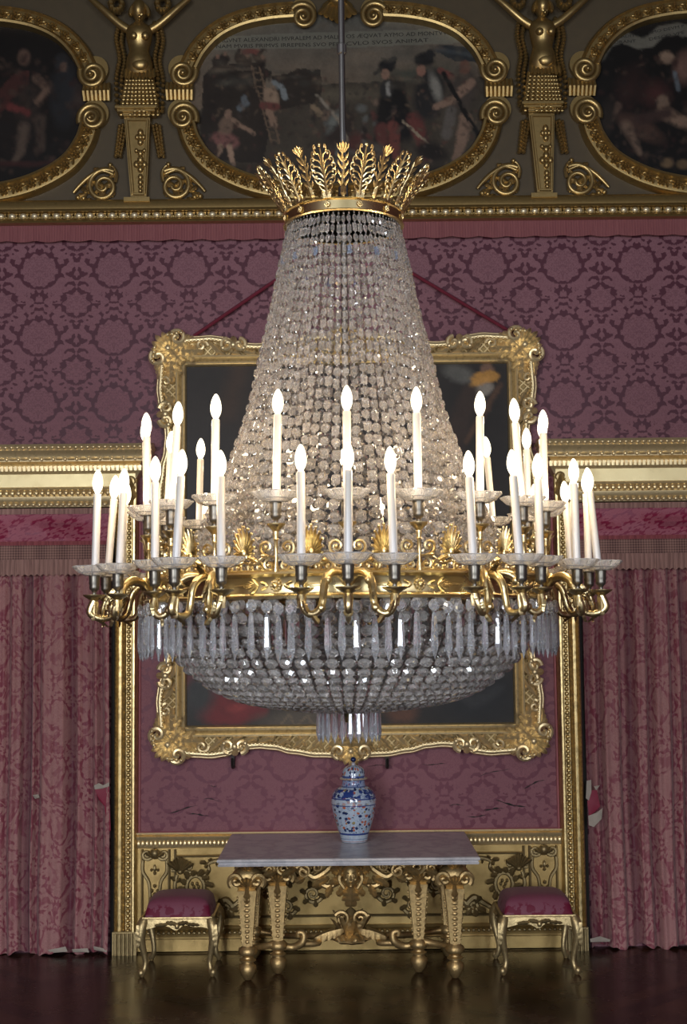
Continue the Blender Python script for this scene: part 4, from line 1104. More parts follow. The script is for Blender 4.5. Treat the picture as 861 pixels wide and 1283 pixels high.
# edge profile around the slab
ring = lambda o, z: [(TX0-.018+o,TY0-.018+o,z),(TX1+.018-o,TY0-.018+o,z),(TX1+.018-o,TY1-o,z),(TX0-.018+o,TY1-o,z)]
prof = [(.012,TZ),(.003,TZ-.004),(0,TZ-.012),(.004,TZ-.020),(.012,TZ-.024),(.012,TZ-.030),(.006,TZ-.036),(.010,TZ-.046)]
vs = [p for o, z in prof for p in ring(o, z)]
fs = [(0,1,2,3)] + [(i*4+j, i*4+(j+1)%4, (i+1)*4+(j+1)%4, (i+1)*4+j) for i in range(len(prof)-1) for j in range(4)] + [tuple(reversed(range((len(prof)-1)*4, len(prof)*4)))]
m.add(vs, fs).build('marble_top', MAR, tab, smooth=False)
UT = TZ-.046
ix0, ix1 = Pz(309,1234,0).x, Pz(573,1232,0).x; iy0 = Pz(309,1228,0).y
IX = (ix1-ix0)/2; cxm = (ix0+ix1)/2
m = MB(); m.box((cxm-IX-.02, iy0-.02, UT-.045), (cxm+IX+.02, TY1-.03, UT))
m.build('top_rail', simple('walnut_rail', (.06,.032,.016), .5), tab, smooth=False)
def leg(x, y, s=1.0):
    m = MB(); c = (x, y, 0)
    m.lathe([(.0,.004),(.022,.004),(.03,.015),(.045,.035),(.055,.065),(.052,.095),(.036,.108),(.034,.116),(.050,.122),(.052,.132),(.036,.140),(.034,.150),(.056,.166),(.060,.185),(.054,.205),(.040,.215),(.038,.222)], 14, c, 0, lambda a, r, z: .05*math.cos(8*a) if z < .21 else 0)
    sq = [(.036,.222),(.042,.30),(.052,.42),(.064,.54),(.070,.58),(.058,.59),(.074,.61)]
    m.lathe([(r*1.28, z) for r, z in sq], 4, c, PI/4)
    for k in range(9):
        z = .25+k*.034; m.ell((x, y-.039-.0034*k*1.0, z), (.014+.001*k,.006,.013), 6, 4)
        for s2 in (-1, 1): m.ell((x+s2*(.039+.0034*k), y, z), (.006,.013,.013), 6, 4)
    # voluted capital
    for s2 in (-1, 1):
        m.tube([(x+s2*(.070+.046*(1-i/26)*math.cos(-.9+i*.38)), y-.066-.0008*i, .645+.046*(1-i/26)*math.sin(-.9+i*.38)) for i in range(26)], [.020,.016,.010], 7)
        m.tube([(x+s2*(.052+.040*(1-i/26)*math.cos(-.9+i*.38)), y+.045, .645+.040*(1-i/26)*math.sin(-.9+i*.38)) for i in range(26)], [.018,.014,.010], 7)
    m.ell((x,y,.655), (.108,.068,.078), 16, 10)
    for k in range(-2, 3): m.leaf((x, y-.055, .60), (x+k*.03, y-.085, .675-abs(k)*.008), .034, (0,-1,0), 3, .5, .2)
    m.leaf((x, y-.05, .60), (x, y-.05, .50), .06, (0,-1,0), 3, .5, .1)
    m.lathe([(.055,.69),(.040,.705),(.034,.72),(.045,.745),(.065,.765),(.065,UT-.03)], 12, c)
    for s2 in (-1, 1): m.leaf((x, y-.03, .70), (x+s2*.05, y-.06, .775), .05, (0,-1,0), 3, .5, .2)
    return m
ly1 = TY1-.12; inx0, inx1 = Pz(348,1224,0).x, Pz(526,1222,0).x; iny = Pz(436,1219,0).y
spots = [(ix0, iy0),(ix1, iy0),(inx0, iny),(inx1, iny),(ix0, ly1),(ix1, ly1)]
for (x, y) in spots: leg(x, y).build('leg', G_TAB, tab)
# pierced apron
ap = MB(); ya = iy0+.01
def A3(u, w, d=0.0): return (cxm+u, ya-d, w)
def apron(s):
    m = MB(); z = UT
    m.tube([A3(s*a, b_) for a, b_ in cat([(.10,z-.04),(.16,z-.10),(.24,z-.14),(.31,z-.09),(.38,z-.05),(.46,z-.055),(.56,z-.045)], 7)], [.016,.022,.016,.018,.012], 7)
    m.tube([A3(s*a, b_) for a, b_ in cat([(.08,z-.17),(.15,z-.20),(.21,z-.165),(.20,z-.12),(.16,z-.13)], 7)], [.020,.018,.012], 7)
    for (u, w, r, tn) in ((.31,z-.10,.05,1.5),(.44,z-.08,.045,-1.5),(.22,z-.07,.04,1.4),(.53,z-.085,.04,1.5)):
        m.tube([A3(s*p[0], p[1], .01) for p in spiral(u, w, r, .008, .5, tn, 22)], [.015,.011,.008], 7)
    for (u, w, u2, w2) in ((.14,z-.14,.25,z-.19),(.20,z-.06,.30,z-.03),(.30,z-.14,.36,z-.16),(.35,z-.07,.45,z-.12),(.42,z-.05,.52,z-.04),(.48,z-.09,.57,z-.12),(.12,z-.18,.16,z-.26)):
        m.leaf(A3(s*u, w), A3(s*u2, w2, .03), .055, (0,-1,0), 4, .45, .2)
    return m
apron(-1).build('apron_scroll', G_TAB, tab); apron(1).build('apron_scroll', G_TAB, tab)
# rear scrolls, seen through the front ones
m = MB()
for s in (-1, 1):
    for (u, w, r, tn) in ((.30,UT-.16,.08,1.6),(.47,UT-.12,.06,-1.5)):
        m.tube([(cxm+s*p[0], -.28, p[1]) for p in spiral(u, w, r, .01, .5, tn, 24)], [.02,.012], 7)
m.build('rear_apron_scroll', G_TAB, tab)
# mask in the middle of the apron
m = MB(); zc = UT-.115; yb = ya-.02
m.loft([((cxm, yb-.02, zc+h), (w, 0, 0), (0, -d, 0)) for h, w, d in ((-.085,.012,.02),(-.075,.030,.04),(-.055,.044,.055),(-.03,.053,.062),(0,.058,.064),(.03,.055,.06),(.055,.044,.05),(.07,.02,.03))], 16)
for s in (-1, 1):
    m.ell((cxm+s*.022, yb-.078, zc+.002), (.012,.008,.006), 8, 5); m.tube([(cxm+s*(.010+.008*i), yb-.084+.003*i, zc+.016+.003*math.sin(i)) for i in range(4)], .005, 5); m.ell((cxm+s*.03, yb-.065, zc-.025), (.014,.012,.012), 8, 5)
m.ell((cxm, yb-.09, zc-.012), (.008,.014,.018), 7, 5); m.ell((cxm, yb-.080, zc-.042), (.016,.008,.005), 8, 4); m.ell((cxm, yb-.070, zc-.066), (.014,.012,.010), 8, 5)
msk = m.build('mask', G_TAB, tab)
m = MB()
for k in range(13):
    a = PI*(k/12); m.tube([(cxm-.055*math.cos(a)*(1+.25*i), yb-.055+.008*i, zc+.045*math.sin(a)*(1+.35*i)+.01) for i in range(3)], [.018,.014,.008], 6)
for s in (-1, 1):
    m.tube([(cxm+s*(.055+.02*math.sin(i*.8)), yb-.04, zc+.02-.022*i) for i in range(6)], [.016,.014,.01], 6)
m.build('mask_hair', G_TAB, msk, off=wloc(tab))
m = MB()
for k in range(-3, 4): m.leaf((cxm+k*.012, yb-.0, zc+.05), (cxm+k*.04, yb-.035, UT-.005+(-.012*abs(k))), .045, (0,-1,0), 3, .5, .2)
m.leaf((cxm, yb-.02, zc-.06), (cxm, yb-.03, zc-.20), .13, (0,-1,0), 4, .4, .15)
for s in (-1, 1):
    m.leaf((cxm+s*.02, yb-.02, zc-.07), (cxm+s*.09, yb-.03, zc-.13), .06, (0,-1,0), 3, .5, .2); m.leaf((cxm+s*.05, yb-.01, zc), (cxm+s*.13, yb-.03, zc+.05), .07, (0,-1,0), 4, .5, .2); m.leaf((cxm+s*.05, yb-.01, zc-.03), (cxm+s*.14, yb-.03, zc-.05), .06, (0,-1,0), 4, .5, .2)
m.build('shell_cartouche', G_TAB, tab)
# stretcher with its central ornament
ST = .205; cy_ = iny+.16
def strt(p0, p1, p2):
    m = MB(); m.tube(cat([p0, p1, p2], 10), [.026,.020,.024,.030], 8); return m
for s, (x, y) in ((-1, spots[0]), (1, spots[1])):
    m = strt((x, y, .195), (x-s*.10, (y+iny)/2+.03, .19), (x-s*.20, iny, .20)); m.build('stretcher', G_TAB, tab)
for s, (x, y) in ((-1, spots[2]), (1, spots[3])):
    m = MB(); m.tube(cat([(x, y, .19), (x-s*.09, y+.02, .165), (x-s*.16, y+.0, .20), (x-s*.17, y, .255), (x-s*.135, y, .265), (x-s*.135, y, .235)], 8), [.022,.026,.022,.014], 8)
    m.tube(cat([(x-s*.14, y+.02, .19), (x-s*.26, cy_-.1, .18), (cxm+s*.22, cy_, .19), (cxm+s*.10, cy_, .225)], 8), [.024,.020,.03,.04], 8)
    m.build('stretcher', G_TAB, tab)
for s, (x, y) in ((-1, spots[4]), (1, spots[5])):
    m = MB(); m.tube(cat([(x, y, .19), (x-s*.14, y-.02, .17), (x-s*.26, (y+cy_)/2, .18), (cxm+s*.18, cy_+.03, .20)], 8), [.022,.018,.026], 8); m.build('stretcher', G_TAB, tab)
m = MB(); c = (cxm, cy_, 0)
m.lathe([(.0,.165),(.09,.165),(.12,.18),(.11,.20),(.075,.215),(.06,.235),(.085,.26),(.09,.29),(.07,.315),(.04,.33),(.05,.35),(.03,.375),(.0,.40)], 16, c, 0, lambda a, r, z: .08*math.cos(8*a))
for k in range(8):
    a = PI*k/4+.2; m.leaf((cxm+.05*math.cos(a), cy_+.05*math.sin(a), .20), (cxm+.17*math.cos(a), cy_+.14*math.sin(a), .19), .09, (0,0,1), 3, .4, .1); m.leaf((cxm+.05*math.cos(a), cy_+.05*math.sin(a), .22), (cxm+.11*math.cos(a), cy_+.11*math.sin(a), .33+.03*(k%2)), .06, (math.cos(a),math.sin(a),0), 3, .4, .2)
for s in (-1, 1):
    m.leaf((cxm+s*.05, cy_-.06, .25), (cxm+s*.25, cy_-.06, .185), .075, (0,-.6,.8), 5, .55, .05)
    m.tube([(cxm+s*(.06+.05*(1-i/24)*math.cos(.5+i*.4)), cy_-.06, .33+.05*(1-i/24)*math.sin(.5+i*.4)) for i in range(22)], [.016,.012,.008], 7)
m.build('centre_ornament', G_TAB, tab)

# ------------------------------------------------------------------ lidded vase
def porcelain(name, zones):
    m, nt, b = new_mat(name)
    t = coords(nt, 'obj'); x, y, z = sep(nt, t); a = y.atan2(x)
    v = comb(nt, a*2.6, z*24.0, 0.0)
    vo = nt.nodes.new('ShaderNodeTexVoronoi'); vo.inputs['Scale'].default_value = 1.75; nt.links.new(v, vo.inputs['Vector'])
    dist = E(nt, vo.outputs['Distance']); r, g, bl = None, None, None
    s3 = nt.nodes.new('ShaderNodeSeparateColor'); nt.links.new(vo.outputs['Color'], s3.inputs[0])
    h = E(nt, s3.outputs[0]); h2 = E(nt, s3.outputs[1])
    n = noise(nt, v, 3.2, 3.0)
    spot = (0.41 + (n-.5)*.40 - dist).step(.05)
    c = mixc(nt, h.gt(.68), srgb(28, 42, 84), srgb(178, 98, 66)); c = mixc(nt, h2.gt(.86), c, srgb(156, 142, 90))
    base = mixc(nt, noise(nt, v, .8, 2.0), srgb(186, 198, 210), srgb(160, 180, 204))
    nt.links.new(base, nt.nodes.new('NodeReroute').inputs[0])
    col = mixc(nt, spot, base, c)
    n2 = noise(nt, v, 1.5, 3.0)
    twig = (1.0-((n2-.5).abs()*40.0)).clamp()*.7
    col = mixc(nt, twig, col, srgb(60, 80, 130))
    for (z0, z1, cc, am) in zones:
        if am == 'cloud':
            f = (z.gt(z0))*(z.lt(z1))*((noise(nt, v, 1.2, 3.0)-.47).step(.06)); col = mixc(nt, f, col, cc)
        else:
            f = z.gt(z0)*z.lt(z1)*am; col = mixc(nt, f, col, cc)
    nt.links.new(col, b.inputs['Base Color']); b.inputs['Roughness'].default_value = .12; b.inputs['Coat Weight'].default_value = .5; b.inputs['Coat Roughness'].default_value = .04
    return m
vb = Pz(444, 1056.5, TZ); VS = (1.0*(-vb.y*0+ (vb.y-CAM.y)))/F    # metres per pixel there
vase = empty('lidded_vase', (vb.x, vb.y+.07, TZ), 'blue and white lidded porcelain vase with orange flowers standing on the marble table top', 'vase')
BLU = srgb(44, 66, 128); WHT = srgb(178, 192, 206)
sx_ = VS*90/861                                     # metres per zoom pixel (9.57 zoom px per photo px)
prof = [(150,1130),(158,1118),(163,1090),(170,1055),(176,1035),(196,980),(222,900),(246,820),(262,740),(270,680),(268,630),(255,585),(225,540),(180,508),(150,494),(140,480),(136,450),(138,425)]
pv_ = [(r*sx_, (1134-y)*sx_*1.02) for r, y in prof]
H = lambda y: (1134-y)*sx_*1.02
zon = [(H(1140), H(1040), WHT, .85), (H(1092), H(1083), BLU, .6), (H(1120), H(1108), srgb(170,110,100), .5), (H(1040), H(1018), BLU, 1.0), (H(704), H(692), BLU, .9), (H(632), H(616), BLU, .9), (H(690), H(634), srgb(190,196,204), .45), (H(612), H(520), BLU, 'cloud'), (H(500), H(488), BLU, .8), (H(490), H(420), srgb(96,116,168), .5)]
m = MB(); m.lathe([(0, .001)] + pv_, 48, tuple(vase.location)); m.build('body', porcelain('blue_white_porcelain', zon), vase)
m = MB(); L_ = [(136,424),(168,412),(170,404),(166,398),(140,390),(138,370),(136,340),(122,300),(90,272),(50,256),(24,250),(0,248)]
lidz = [(H(392), H(372), BLU, .9), (H(414), H(396), srgb(176,150,120), .8)]
lid = m.lathe([(r*sx_, H(y)) for r, y in L_], 48, tuple(vase.location)).build('lid', porcelain('blue_white_lid', lidz), vase)
m = MB(); m.lathe([(r*sx_, H(y)) for r, y in ((24,252),(22,236),(24,226),(20,222))], 20, tuple(vase.location)); m.build('finial_neck', simple('white_glaze', srgb(190,186,190), .15), lid, off=wloc(vase))
m = MB(); m.ell((vase.location.x, vase.location.y, TZ+H(190)), (33*sx_, 33*sx_, 32*sx_), 20, 12); m.build('finial', simple('cobalt_glaze', srgb(30, 44, 88), .1), lid, off=wloc(vase))

# ------------------------------------------------------------------ two upholstered stools
def velvet():
    m, nt, b = new_mat('worn_crimson_silk'); v = coords(nt, 'obj'); x, y, z = sep(nt, v)
    n = noise(nt, v, 9.0, 4.0); st = noise(nt, comb(nt, x*60, y*4, 0.0), 1.0, 2.0)
    pt_ = (noise(nt, v, 22.0, 2.0)-.52).step(.05)*(0.455-z).step(.02)
    c = mixc(nt, (n*.7+st*.3), srgb(116, 54, 74), srgb(128, 74, 88)); c = mixc(nt, pt_, c, srgb(104, 16, 46))
    nt.links.new(c, b.inputs['Base Color']); b.inputs['Roughness'].default_value = .6; b.inputs['Sheen Weight'].default_value = .05; b.inputs['Specular IOR Level'].default_value = .3
    return m
VEL = velvet()
def stool(label, loc, w, dp):
    root = empty('footstool', loc, label, 'stool')
    X, Y, Z = loc; hw, hd = w/2, dp/2; sh = .385      # seat rail top
    # domed cushion
    n = 20; vs = []; fs = []
    for j in range(n+1):
        for i in range(n+1):
            u = -1+2*i/n; v = -1+2*j/n
            r = (abs(u)**4 + abs(v)**4)**.25
            ru, rv = u*hw*1.0, v*hd*1.0
            k = 1-.06*(abs(u*v))**2
            h = sh + .010 + .115*max(0, 1-max(abs(u), abs(v))**7)**.55*(1-.14*(u*u+v*v))
            vs.append((X+ru*k*(1+.03*math.sin(max(0,1-max(abs(u),abs(v)))*PI)), Y+rv*k, Z+h))
    for j in range(n):
        for i in range(n): fs.append((j*(n+1)+i, j*(n+1)+i+1, (j+1)*(n+1)+i+1, (j+1)*(n+1)+i))
    # skirt so the pad is closed
    b0 = len(vs); ring_ = [i for i in range(n+1)] + [(j)*(n+1)+n for j in range(1, n+1)] + [n*(n+1)+i for i in range(n-1, -1, -1)] + [j*(n+1) for j in range(n-1, 0, -1)]
    for i in ring_: vs.append((vs[i][0], vs[i][1], Z+sh-.004))
    q = len(ring_)
    for k in range(q): fs.append((ring_[k], ring_[(k+1) % q], b0+(k+1) % q, b0+k))
    MB().add(vs, fs).build('cushion', VEL, root)
    # serpentine rails
    def rail(a, b_, nrm):
        a, b_ = Vector(a), Vector(b_); m = MB(); N = 28; nrm = Vector(nrm); vs = []
        for i in range(N+1):
            t = i/N; s = abs(2*t-1); drop = .055 + .030*math.exp(-((t-.5)/.07)**2) + .030*s**3 + .010*math.sin(t*PI*6)*(1-s)
            p = a.lerp(b_, t); 
            for (o, h) in ((0,0),(.014,0),(.016,-.008),(.008,-.014),(.012,-drop*.6),(.014,-drop),(0,-drop)): vs.append(tuple(p + nrm*o + Vector((0,0,h))))
        m.add(vs, [(i*7+j, i*7+j+1, (i+1)*7+j+1, (i+1)*7+j) for i in range(N) for j in range(6)])
        mid = a.lerp(b_, .5) + nrm*.014 + Vector((0,0,-.045)); dr = (b_-a).normalized()
        for s in (-1, 1):
            m.leaf(mid, mid+dr*(s*.075)+Vector((0,0,.012)), .035, nrm, 3, .5, .1); m.leaf(mid+dr*(s*.06), mid+dr*(s*.15)+Vector((0,0,-.006)), .028, nrm, 3, .5, .1)
        m.ell(mid+Vector((0,0,-.012)), (.018,.018,.022), 8, 6)
        return m
    z = Z+sh
    cs = [(X-hw,Y-hd),(X+hw,Y-hd),(X+hw,Y+hd),(X-hw,Y+hd)]
    for k, nr in enumerate(((0,-1,0),(1,0,0),(0,1,0),(-1,0,0))):
        a, b_ = cs[k], cs[(k+1) % 4]; rail((*a, z), (*b_, z), nr).build('rail', G_STOOL, root)
    for (sx, sy) in ((-1,-1),(1,-1),(1,1),(-1,1)):
        ox, oy = X+sx*(hw-.012), Y+sy*(hd-.012)
        k = Vector((sx*.7071, sy*.7071, 0))
        pts = [(0,.37,.030),(.022,.33,.036),(.034,.28,.034),(.026,.22,.026),(.006,.15,.020),(-.006,.09,.017),(.004,.045,.018),(.024,.022,.022),(.034,.016,.018)]
        m = MB(); P_ = [tuple(Vector((ox,oy,Z+h)) + k*o) for o, h, r in pts]; m.tube(cat(P_, 4), [r for o, h, r in pts], 10)
        e = Vector((ox,oy,Z+.028)) + k*.03; m.ell(e, (.022,.022,.024), 10, 7); m.lathe([(.012,0.0),(.016,.006),(.012,.012)], 10, tuple(Vector((ox,oy,Z))+k*.022))
        m.leaf(Vector((ox,oy,Z+.34))+k*.055, Vector((ox,oy,Z+.19))+k*.05, .055, k, 4, .4, .05)
        m.build('leg', G_STOOL, root)
    return root
def stool_at(xl_, xr_, yf, label):
    a, b_ = Pz(xl_, yf, 0), Pz(xr_, yf, 0)
    w = (b_.x-a.x) - .05; dp = .44
    return stool(label, ((a.x+b_.x)/2, (a.y+b_.y)/2+dp/2+.01, 0), w, dp)
stool_at(174, 270, 1224, 'gilt cabriole-legged stool with crimson silk pad, left of the console table')
stool_at(627, 728, 1221.5, 'gilt cabriole-legged stool with crimson silk pad, right of the console table')
# ------------------------------------------------------------------ chandelier
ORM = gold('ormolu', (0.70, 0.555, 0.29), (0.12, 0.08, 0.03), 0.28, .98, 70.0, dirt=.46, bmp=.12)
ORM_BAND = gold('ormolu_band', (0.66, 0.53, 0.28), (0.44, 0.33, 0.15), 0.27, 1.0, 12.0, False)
BRZ = simple('grey_bronze', (0.16, 0.145, 0.12), .38, .9)
STEEL = simple('steel_rod', (0.20, 0.19, 0.18), .4, .8)
def crystal(name, tint, tr, rough, toned=False):
    m, nt, b = new_mat(name)
    b.inputs['Base Color'].default_value = (*tint, 1); b.inputs['Transmission Weight'].default_value = tr
    b.inputs['Roughness'].default_value = rough; b.inputs['IOR'].default_value = 1.55
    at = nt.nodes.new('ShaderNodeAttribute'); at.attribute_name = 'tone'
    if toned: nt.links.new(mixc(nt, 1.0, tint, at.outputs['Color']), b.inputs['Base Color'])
    return m
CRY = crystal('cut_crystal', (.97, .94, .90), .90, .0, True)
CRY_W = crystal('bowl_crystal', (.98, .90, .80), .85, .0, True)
CRY_P = crystal('prism_crystal', (.95, .975, 1.0), .89, .0)
CRY_B = crystal('pressed_glass', (.97, .97, .96), .86, .02)
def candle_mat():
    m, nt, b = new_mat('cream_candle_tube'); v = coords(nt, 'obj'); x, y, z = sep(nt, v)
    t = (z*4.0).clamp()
    nt.links.new(mixc(nt, t, (.40,.41,.44), (.44,.41,.36)), b.inputs['Base Color']); b.inputs['Roughness'].default_value = .3  # cool base and warm top put the bulb glow into the colour
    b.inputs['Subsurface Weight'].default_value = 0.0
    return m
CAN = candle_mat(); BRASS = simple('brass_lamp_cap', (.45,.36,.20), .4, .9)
def bulb_mat():
    m = bpy.data.materials.new('glowing_bulb'); m.use_nodes = True; nt = m.node_tree; nt.nodes.clear()
    o = nt.nodes.new('ShaderNodeOutputMaterial'); e = nt.nodes.new('ShaderNodeEmission'); e.inputs[0].default_value = (1.0, .86, .62, 1); e.inputs[1].default_value = BULB_W
    tr_ = nt.nodes.new('ShaderNodeBsdfTransparent'); mx = nt.nodes.new('ShaderNodeMixShader'); mx.inputs[0].default_value = .7
    nt.links.new(tr_.outputs[0], mx.inputs[1]); nt.links.new(e.outputs[0], mx.inputs[2]); nt.links.new(mx.outputs[0], o.inputs[0]); return m
BULB_W = 4.5
BUL = bulb_mat()

CY = CAM.y + 4.57
CXY = CAM + (ray(436, 787)) * ((CY - CAM.y)/ray(436, 787).y)
CX = CXY.x; ZB = 2.04
ch = empty('chandelier', (CX, CY, ZB), 'huge crystal tent chandelier with gilt rings and lit electric candles hanging from a rod', 'chandelier')
def zr(y, r=0.0):                                   # height of something seen on photo row y at radius r on the near side
    el = TH + math.atan((FH/2-y)/F); return CAM.z + math.tan(el)*(4.57-r)
def loc(x, r, z): return (CX+x, CY-r, z)            # tangential, radial towards the viewer, absolute height
class CB(MB):
    """builder in chandelier coordinates: x tangential, y = -radius"""
    def part(s, name, mat, parent=None, smooth=True, fix=True):
        me = s.mesh(name, mat, (0,0,0), smooth, fix)
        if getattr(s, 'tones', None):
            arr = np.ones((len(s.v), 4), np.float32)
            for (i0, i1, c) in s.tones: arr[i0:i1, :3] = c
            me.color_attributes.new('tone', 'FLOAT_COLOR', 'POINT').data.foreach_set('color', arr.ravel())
        o = bpy.data.objects.new(name, me); COL.objects.link(o); o.parent = parent or ch; return o
def z_(y, r=0.0): return zr(y, r) - ZB
def spin(o, n, start=0.0, first=True):
    """copies of part O (with its sub-parts) round the axis"""
    out = [o]; o.rotation_euler.z = start
    for k in range(1, n):
        c = copy_tree(o, ch); c.rotation_euler.z = start + 2*PI*k/n; out.append(c)
    return out

# rod
m = CB(); top = 8.25-ZB; m.lathe([(.0,z_(730)),(.011,z_(730)),(.011,top),(0,top)], 10)
for y in (186, 62, 240): m.lathe([(.011,z_(y)-.02),(.017,z_(y)-.015),(.017,z_(y)+.015),(.011,z_(y)+.02)], 10)
m.part('suspension_rod', STEEL)
m = CB(); m.tube([(.014,-.016,z_(250)), (.006,-.016,z_(150)), (.004,-.014,z_(60)), (.006,-.014,top)], .0035, 5); m.part('electric_wire', simple('black_wire', (.02,.015,.015), .6))

# crown
RC = .2055; zt, zb = z_(270), z_(270)-.045
m = CB(); m.lathe([(RC-.012,zb+.002),(RC-.001,zb),(RC+.003,zb+.004),(RC-.002,zb+.008),(RC-.003,zt-.008),(RC+.003,zt-.005),(RC+.001,zt),(RC-.012,zt),(RC-.012,zb+.002)], 72)
m.part('crown_band', ORM_BAND)
m = CB()
for k in range(8): a = 2*PI*k/8; m.ell((.007*math.cos(a), -RC-.002, (zt+zb)/2+.007*math.sin(a)), (.004,.004,.004), 6, 4)
m.ell((0,-RC-.003,(zt+zb)/2), (.005,.006,.005), 8, 5); spin(m.part('crown_rosette', ORM), 12, PI/12)
def lean(x, h, k=.50): return (x, -(RC-.004) - k*h - 1.2*h*h, zt + h)
m = CB(); hh = .142
m.tube([lean(0, hh*i/8) for i in range(9)], [.006,.005,.004,.003], 6)
for i, L in enumerate((.022,.034,.041,.042,.038,.031,.021)):
    h0 = .020 + .0165*i
    for s in (-1, 1):
        pts = [(s*.002,h0*.8),(s*L*.35,h0+.001),(s*L*.75,h0+.006),(s*L,h0+.017),(s*L*.93,h0+.026),(s*L*.75,h0+.026),(s*L*.72,h0+.019)]
        m.tube([lean(*p) for p in cat(pts, 3)], [.0024,.0028,.0026,.0030], 5)
        m.ell(lean(s*L*.75, h0+.020), (.0042,.0042,.0042), 6, 4)
m.ell(lean(0, hh+.004), (.007,.006,.008), 7, 5)
for s in (-1, 1): m.tube([lean(s*(.004+.012*math.sin(i*.5)), .004+.004*i) for i in range(6)], .0035, 5)
m.box((-.014,-RC-.004,zt-.002), (.014,-RC+.012,zt+.02))
spin(m.part('crown_palmette', ORM), 12, PI/12)
m = CB(); hl = .135
m.tube([lean(.003*math.sin(i*1.3), hl*i/9, .42) for i in range(10)], [.005,.0045,.004], 6)
for i, h in enumerate((.03,.055,.08,.10)):
    for s in (-1, 1): m.leaf(lean(0, h, .42), (lean(s*.018, h+.022, .42)), .012, (0,-1,.3), 2, .4, .2)
for s in (-2,-1,0,1,2): m.leaf(lean(0, hl-.01, .42), lean(s*.010, hl+.016-abs(s)*.004, .45), .013, (0,-1,.3), 2, .4, .3)
m.leaf(lean(0,.0,.42), lean(0,.035,.5), .022, (0,-1,.3), 2, .4, .2)
spin(m.part('crown_lily', ORM), 12, 0)

# crystal tent
def bead(m, c, rad, w, h, kind, tilt=0.0, th=None):
    """faceted cut bead hanging at c, facing radially (RAD unit vector), w wide, h high"""
    c = Vector(c); rad = Vector(rad).normalized(); up = Vector((0,0,1)); up = (up - rad*up.dot(rad)).normalized(); sd = up.cross(rad).normalized()
    if tilt: sd, rad = sd*math.cos(tilt)+rad*math.sin(tilt), rad*math.cos(tilt)-sd*math.sin(tilt)
    t = th or w*.36
    if kind == 0:   # octagonal
        ang = [PI/8+PI/4*k for k in range(8)]; sh = [(math.cos(a)*w*.54, math.sin(a)*h*.54) for a in ang]
    else:           # oblong with cut corners
        a, b_, cc = w*.47, h*.50, w*.14; sh = [(a,b_-cc),(a-cc,b_),(-a+cc,b_),(-a,b_-cc),(-a,-b_+cc),(-a+cc,-b_),(a-cc,-b_),(a,-b_+cc)]
    vs = []
    for (f, d) in ((.60,t),(1,0.0),(.60,-t)):
        for (x, y) in sh: vs.append(c + sd*(x*f) + up*(y*f) + rad*d)
    fs = [tuple(range(8)), tuple(reversed(range(16,24)))]
    for r in range(2):
        for k in range(8): k2 = (k+1)%8; fs.append((r*8+k, (r+1)*8+k, (r+1)*8+k2, r*8+k2))
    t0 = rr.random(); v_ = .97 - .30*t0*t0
    cc = (v_, v_*.965, v_*.915) if rr.random() > .015 else rr.choice([(.95,.70,.45),(.65,.78,.98),(.9,.8,.55)])  # rare orange and blue tints painted in for dispersion sparkle
    if not hasattr(m, 'tones'): m.tones = []
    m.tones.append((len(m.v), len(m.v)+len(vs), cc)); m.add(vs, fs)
rr = random.Random(4)
NS = 76
prof_t = [(.190,z_(288)),(.213,z_(326)),(.254,z_(400)),(.292,z_(460)),(.318,z_(505)),(.352,z_(545)),(.405,z_(598)),(.452,z_(640)),(.505,z_(680)),(.555,z_(712))]
def along(prof, step0, step1):
    """walk down a profile: (r, z, tangent) with growing step"""
    pts = cat(prof, 12); L = [0]
    for a, b_ in zip(pts, pts[1:]): L.append(L[-1]+math.hypot(b_[0]-a[0], b_[1]-a[1]))
    out = []; s = step0*.5; T = L[-1]
    while s < T:
        i = max(j for j in range(len(L)) if L[j] <= s); i = min(i, len(pts)-2); t = (s-L[i])/(L[i+1]-L[i]+1e-9)
        p = [pts[i][q]+(pts[i+1][q]-pts[i][q])*t for q in (0,1)]; d = (pts[i+1][0]-pts[i][0], pts[i+1][1]-pts[i][1]); out.append((p[0], p[1], d, step0+(step1-step0)*s/T)); s += step0+(step1-step0)*s/T
    return out
protos = []
for var in range(6):
    m = CB(); row = 0; ph = rr.uniform(-.012,.012)
    for (r, z, d, st) in along(prof_t, .0365, .046):
        w = min(2*PI*r/NS*.98, .040); dl_ = math.hypot(*d); rad = Vector((0, -(-d[1]/dl_), d[0]/dl_))   # outward normal of the tent
        rad = Vector((0, d[1]/dl_, d[0]/dl_)) if d[1] < 0 else rad
        kind = (row + (var % 2)*(1 if row > 8 else 0)) % 2 if var < 4 else (0 if row % 3 else 1)
        jx = rr.uniform(-.10,.10)*w; z += ph*min(1, .25+row/12.)
        bead(m, (jx, -r - rr.uniform(0,.004), z+rr.uniform(-.1,.1)*w*.6), rad, w*rr.uniform(.92,1.06), st*(.84 if kind else .76), kind, rr.uniform(-.32,.32))
        m.ell((0,-r,z+st*.5), (.0028,.0028,.0045), 4, 3); row += 1
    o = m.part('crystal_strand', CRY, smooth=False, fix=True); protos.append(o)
for o in protos: o.rotation_euler.z = 0
for k in range(NS):
    o = protos[k % 6] if k < 6 else protos[(k*7+k//5) % 6].copy()
    if k >= 6: COL.objects.link(o); o.parent = ch
    o.rotation_euler.z = 2*PI*(k+.30*math.sin(k*12.9))/NS

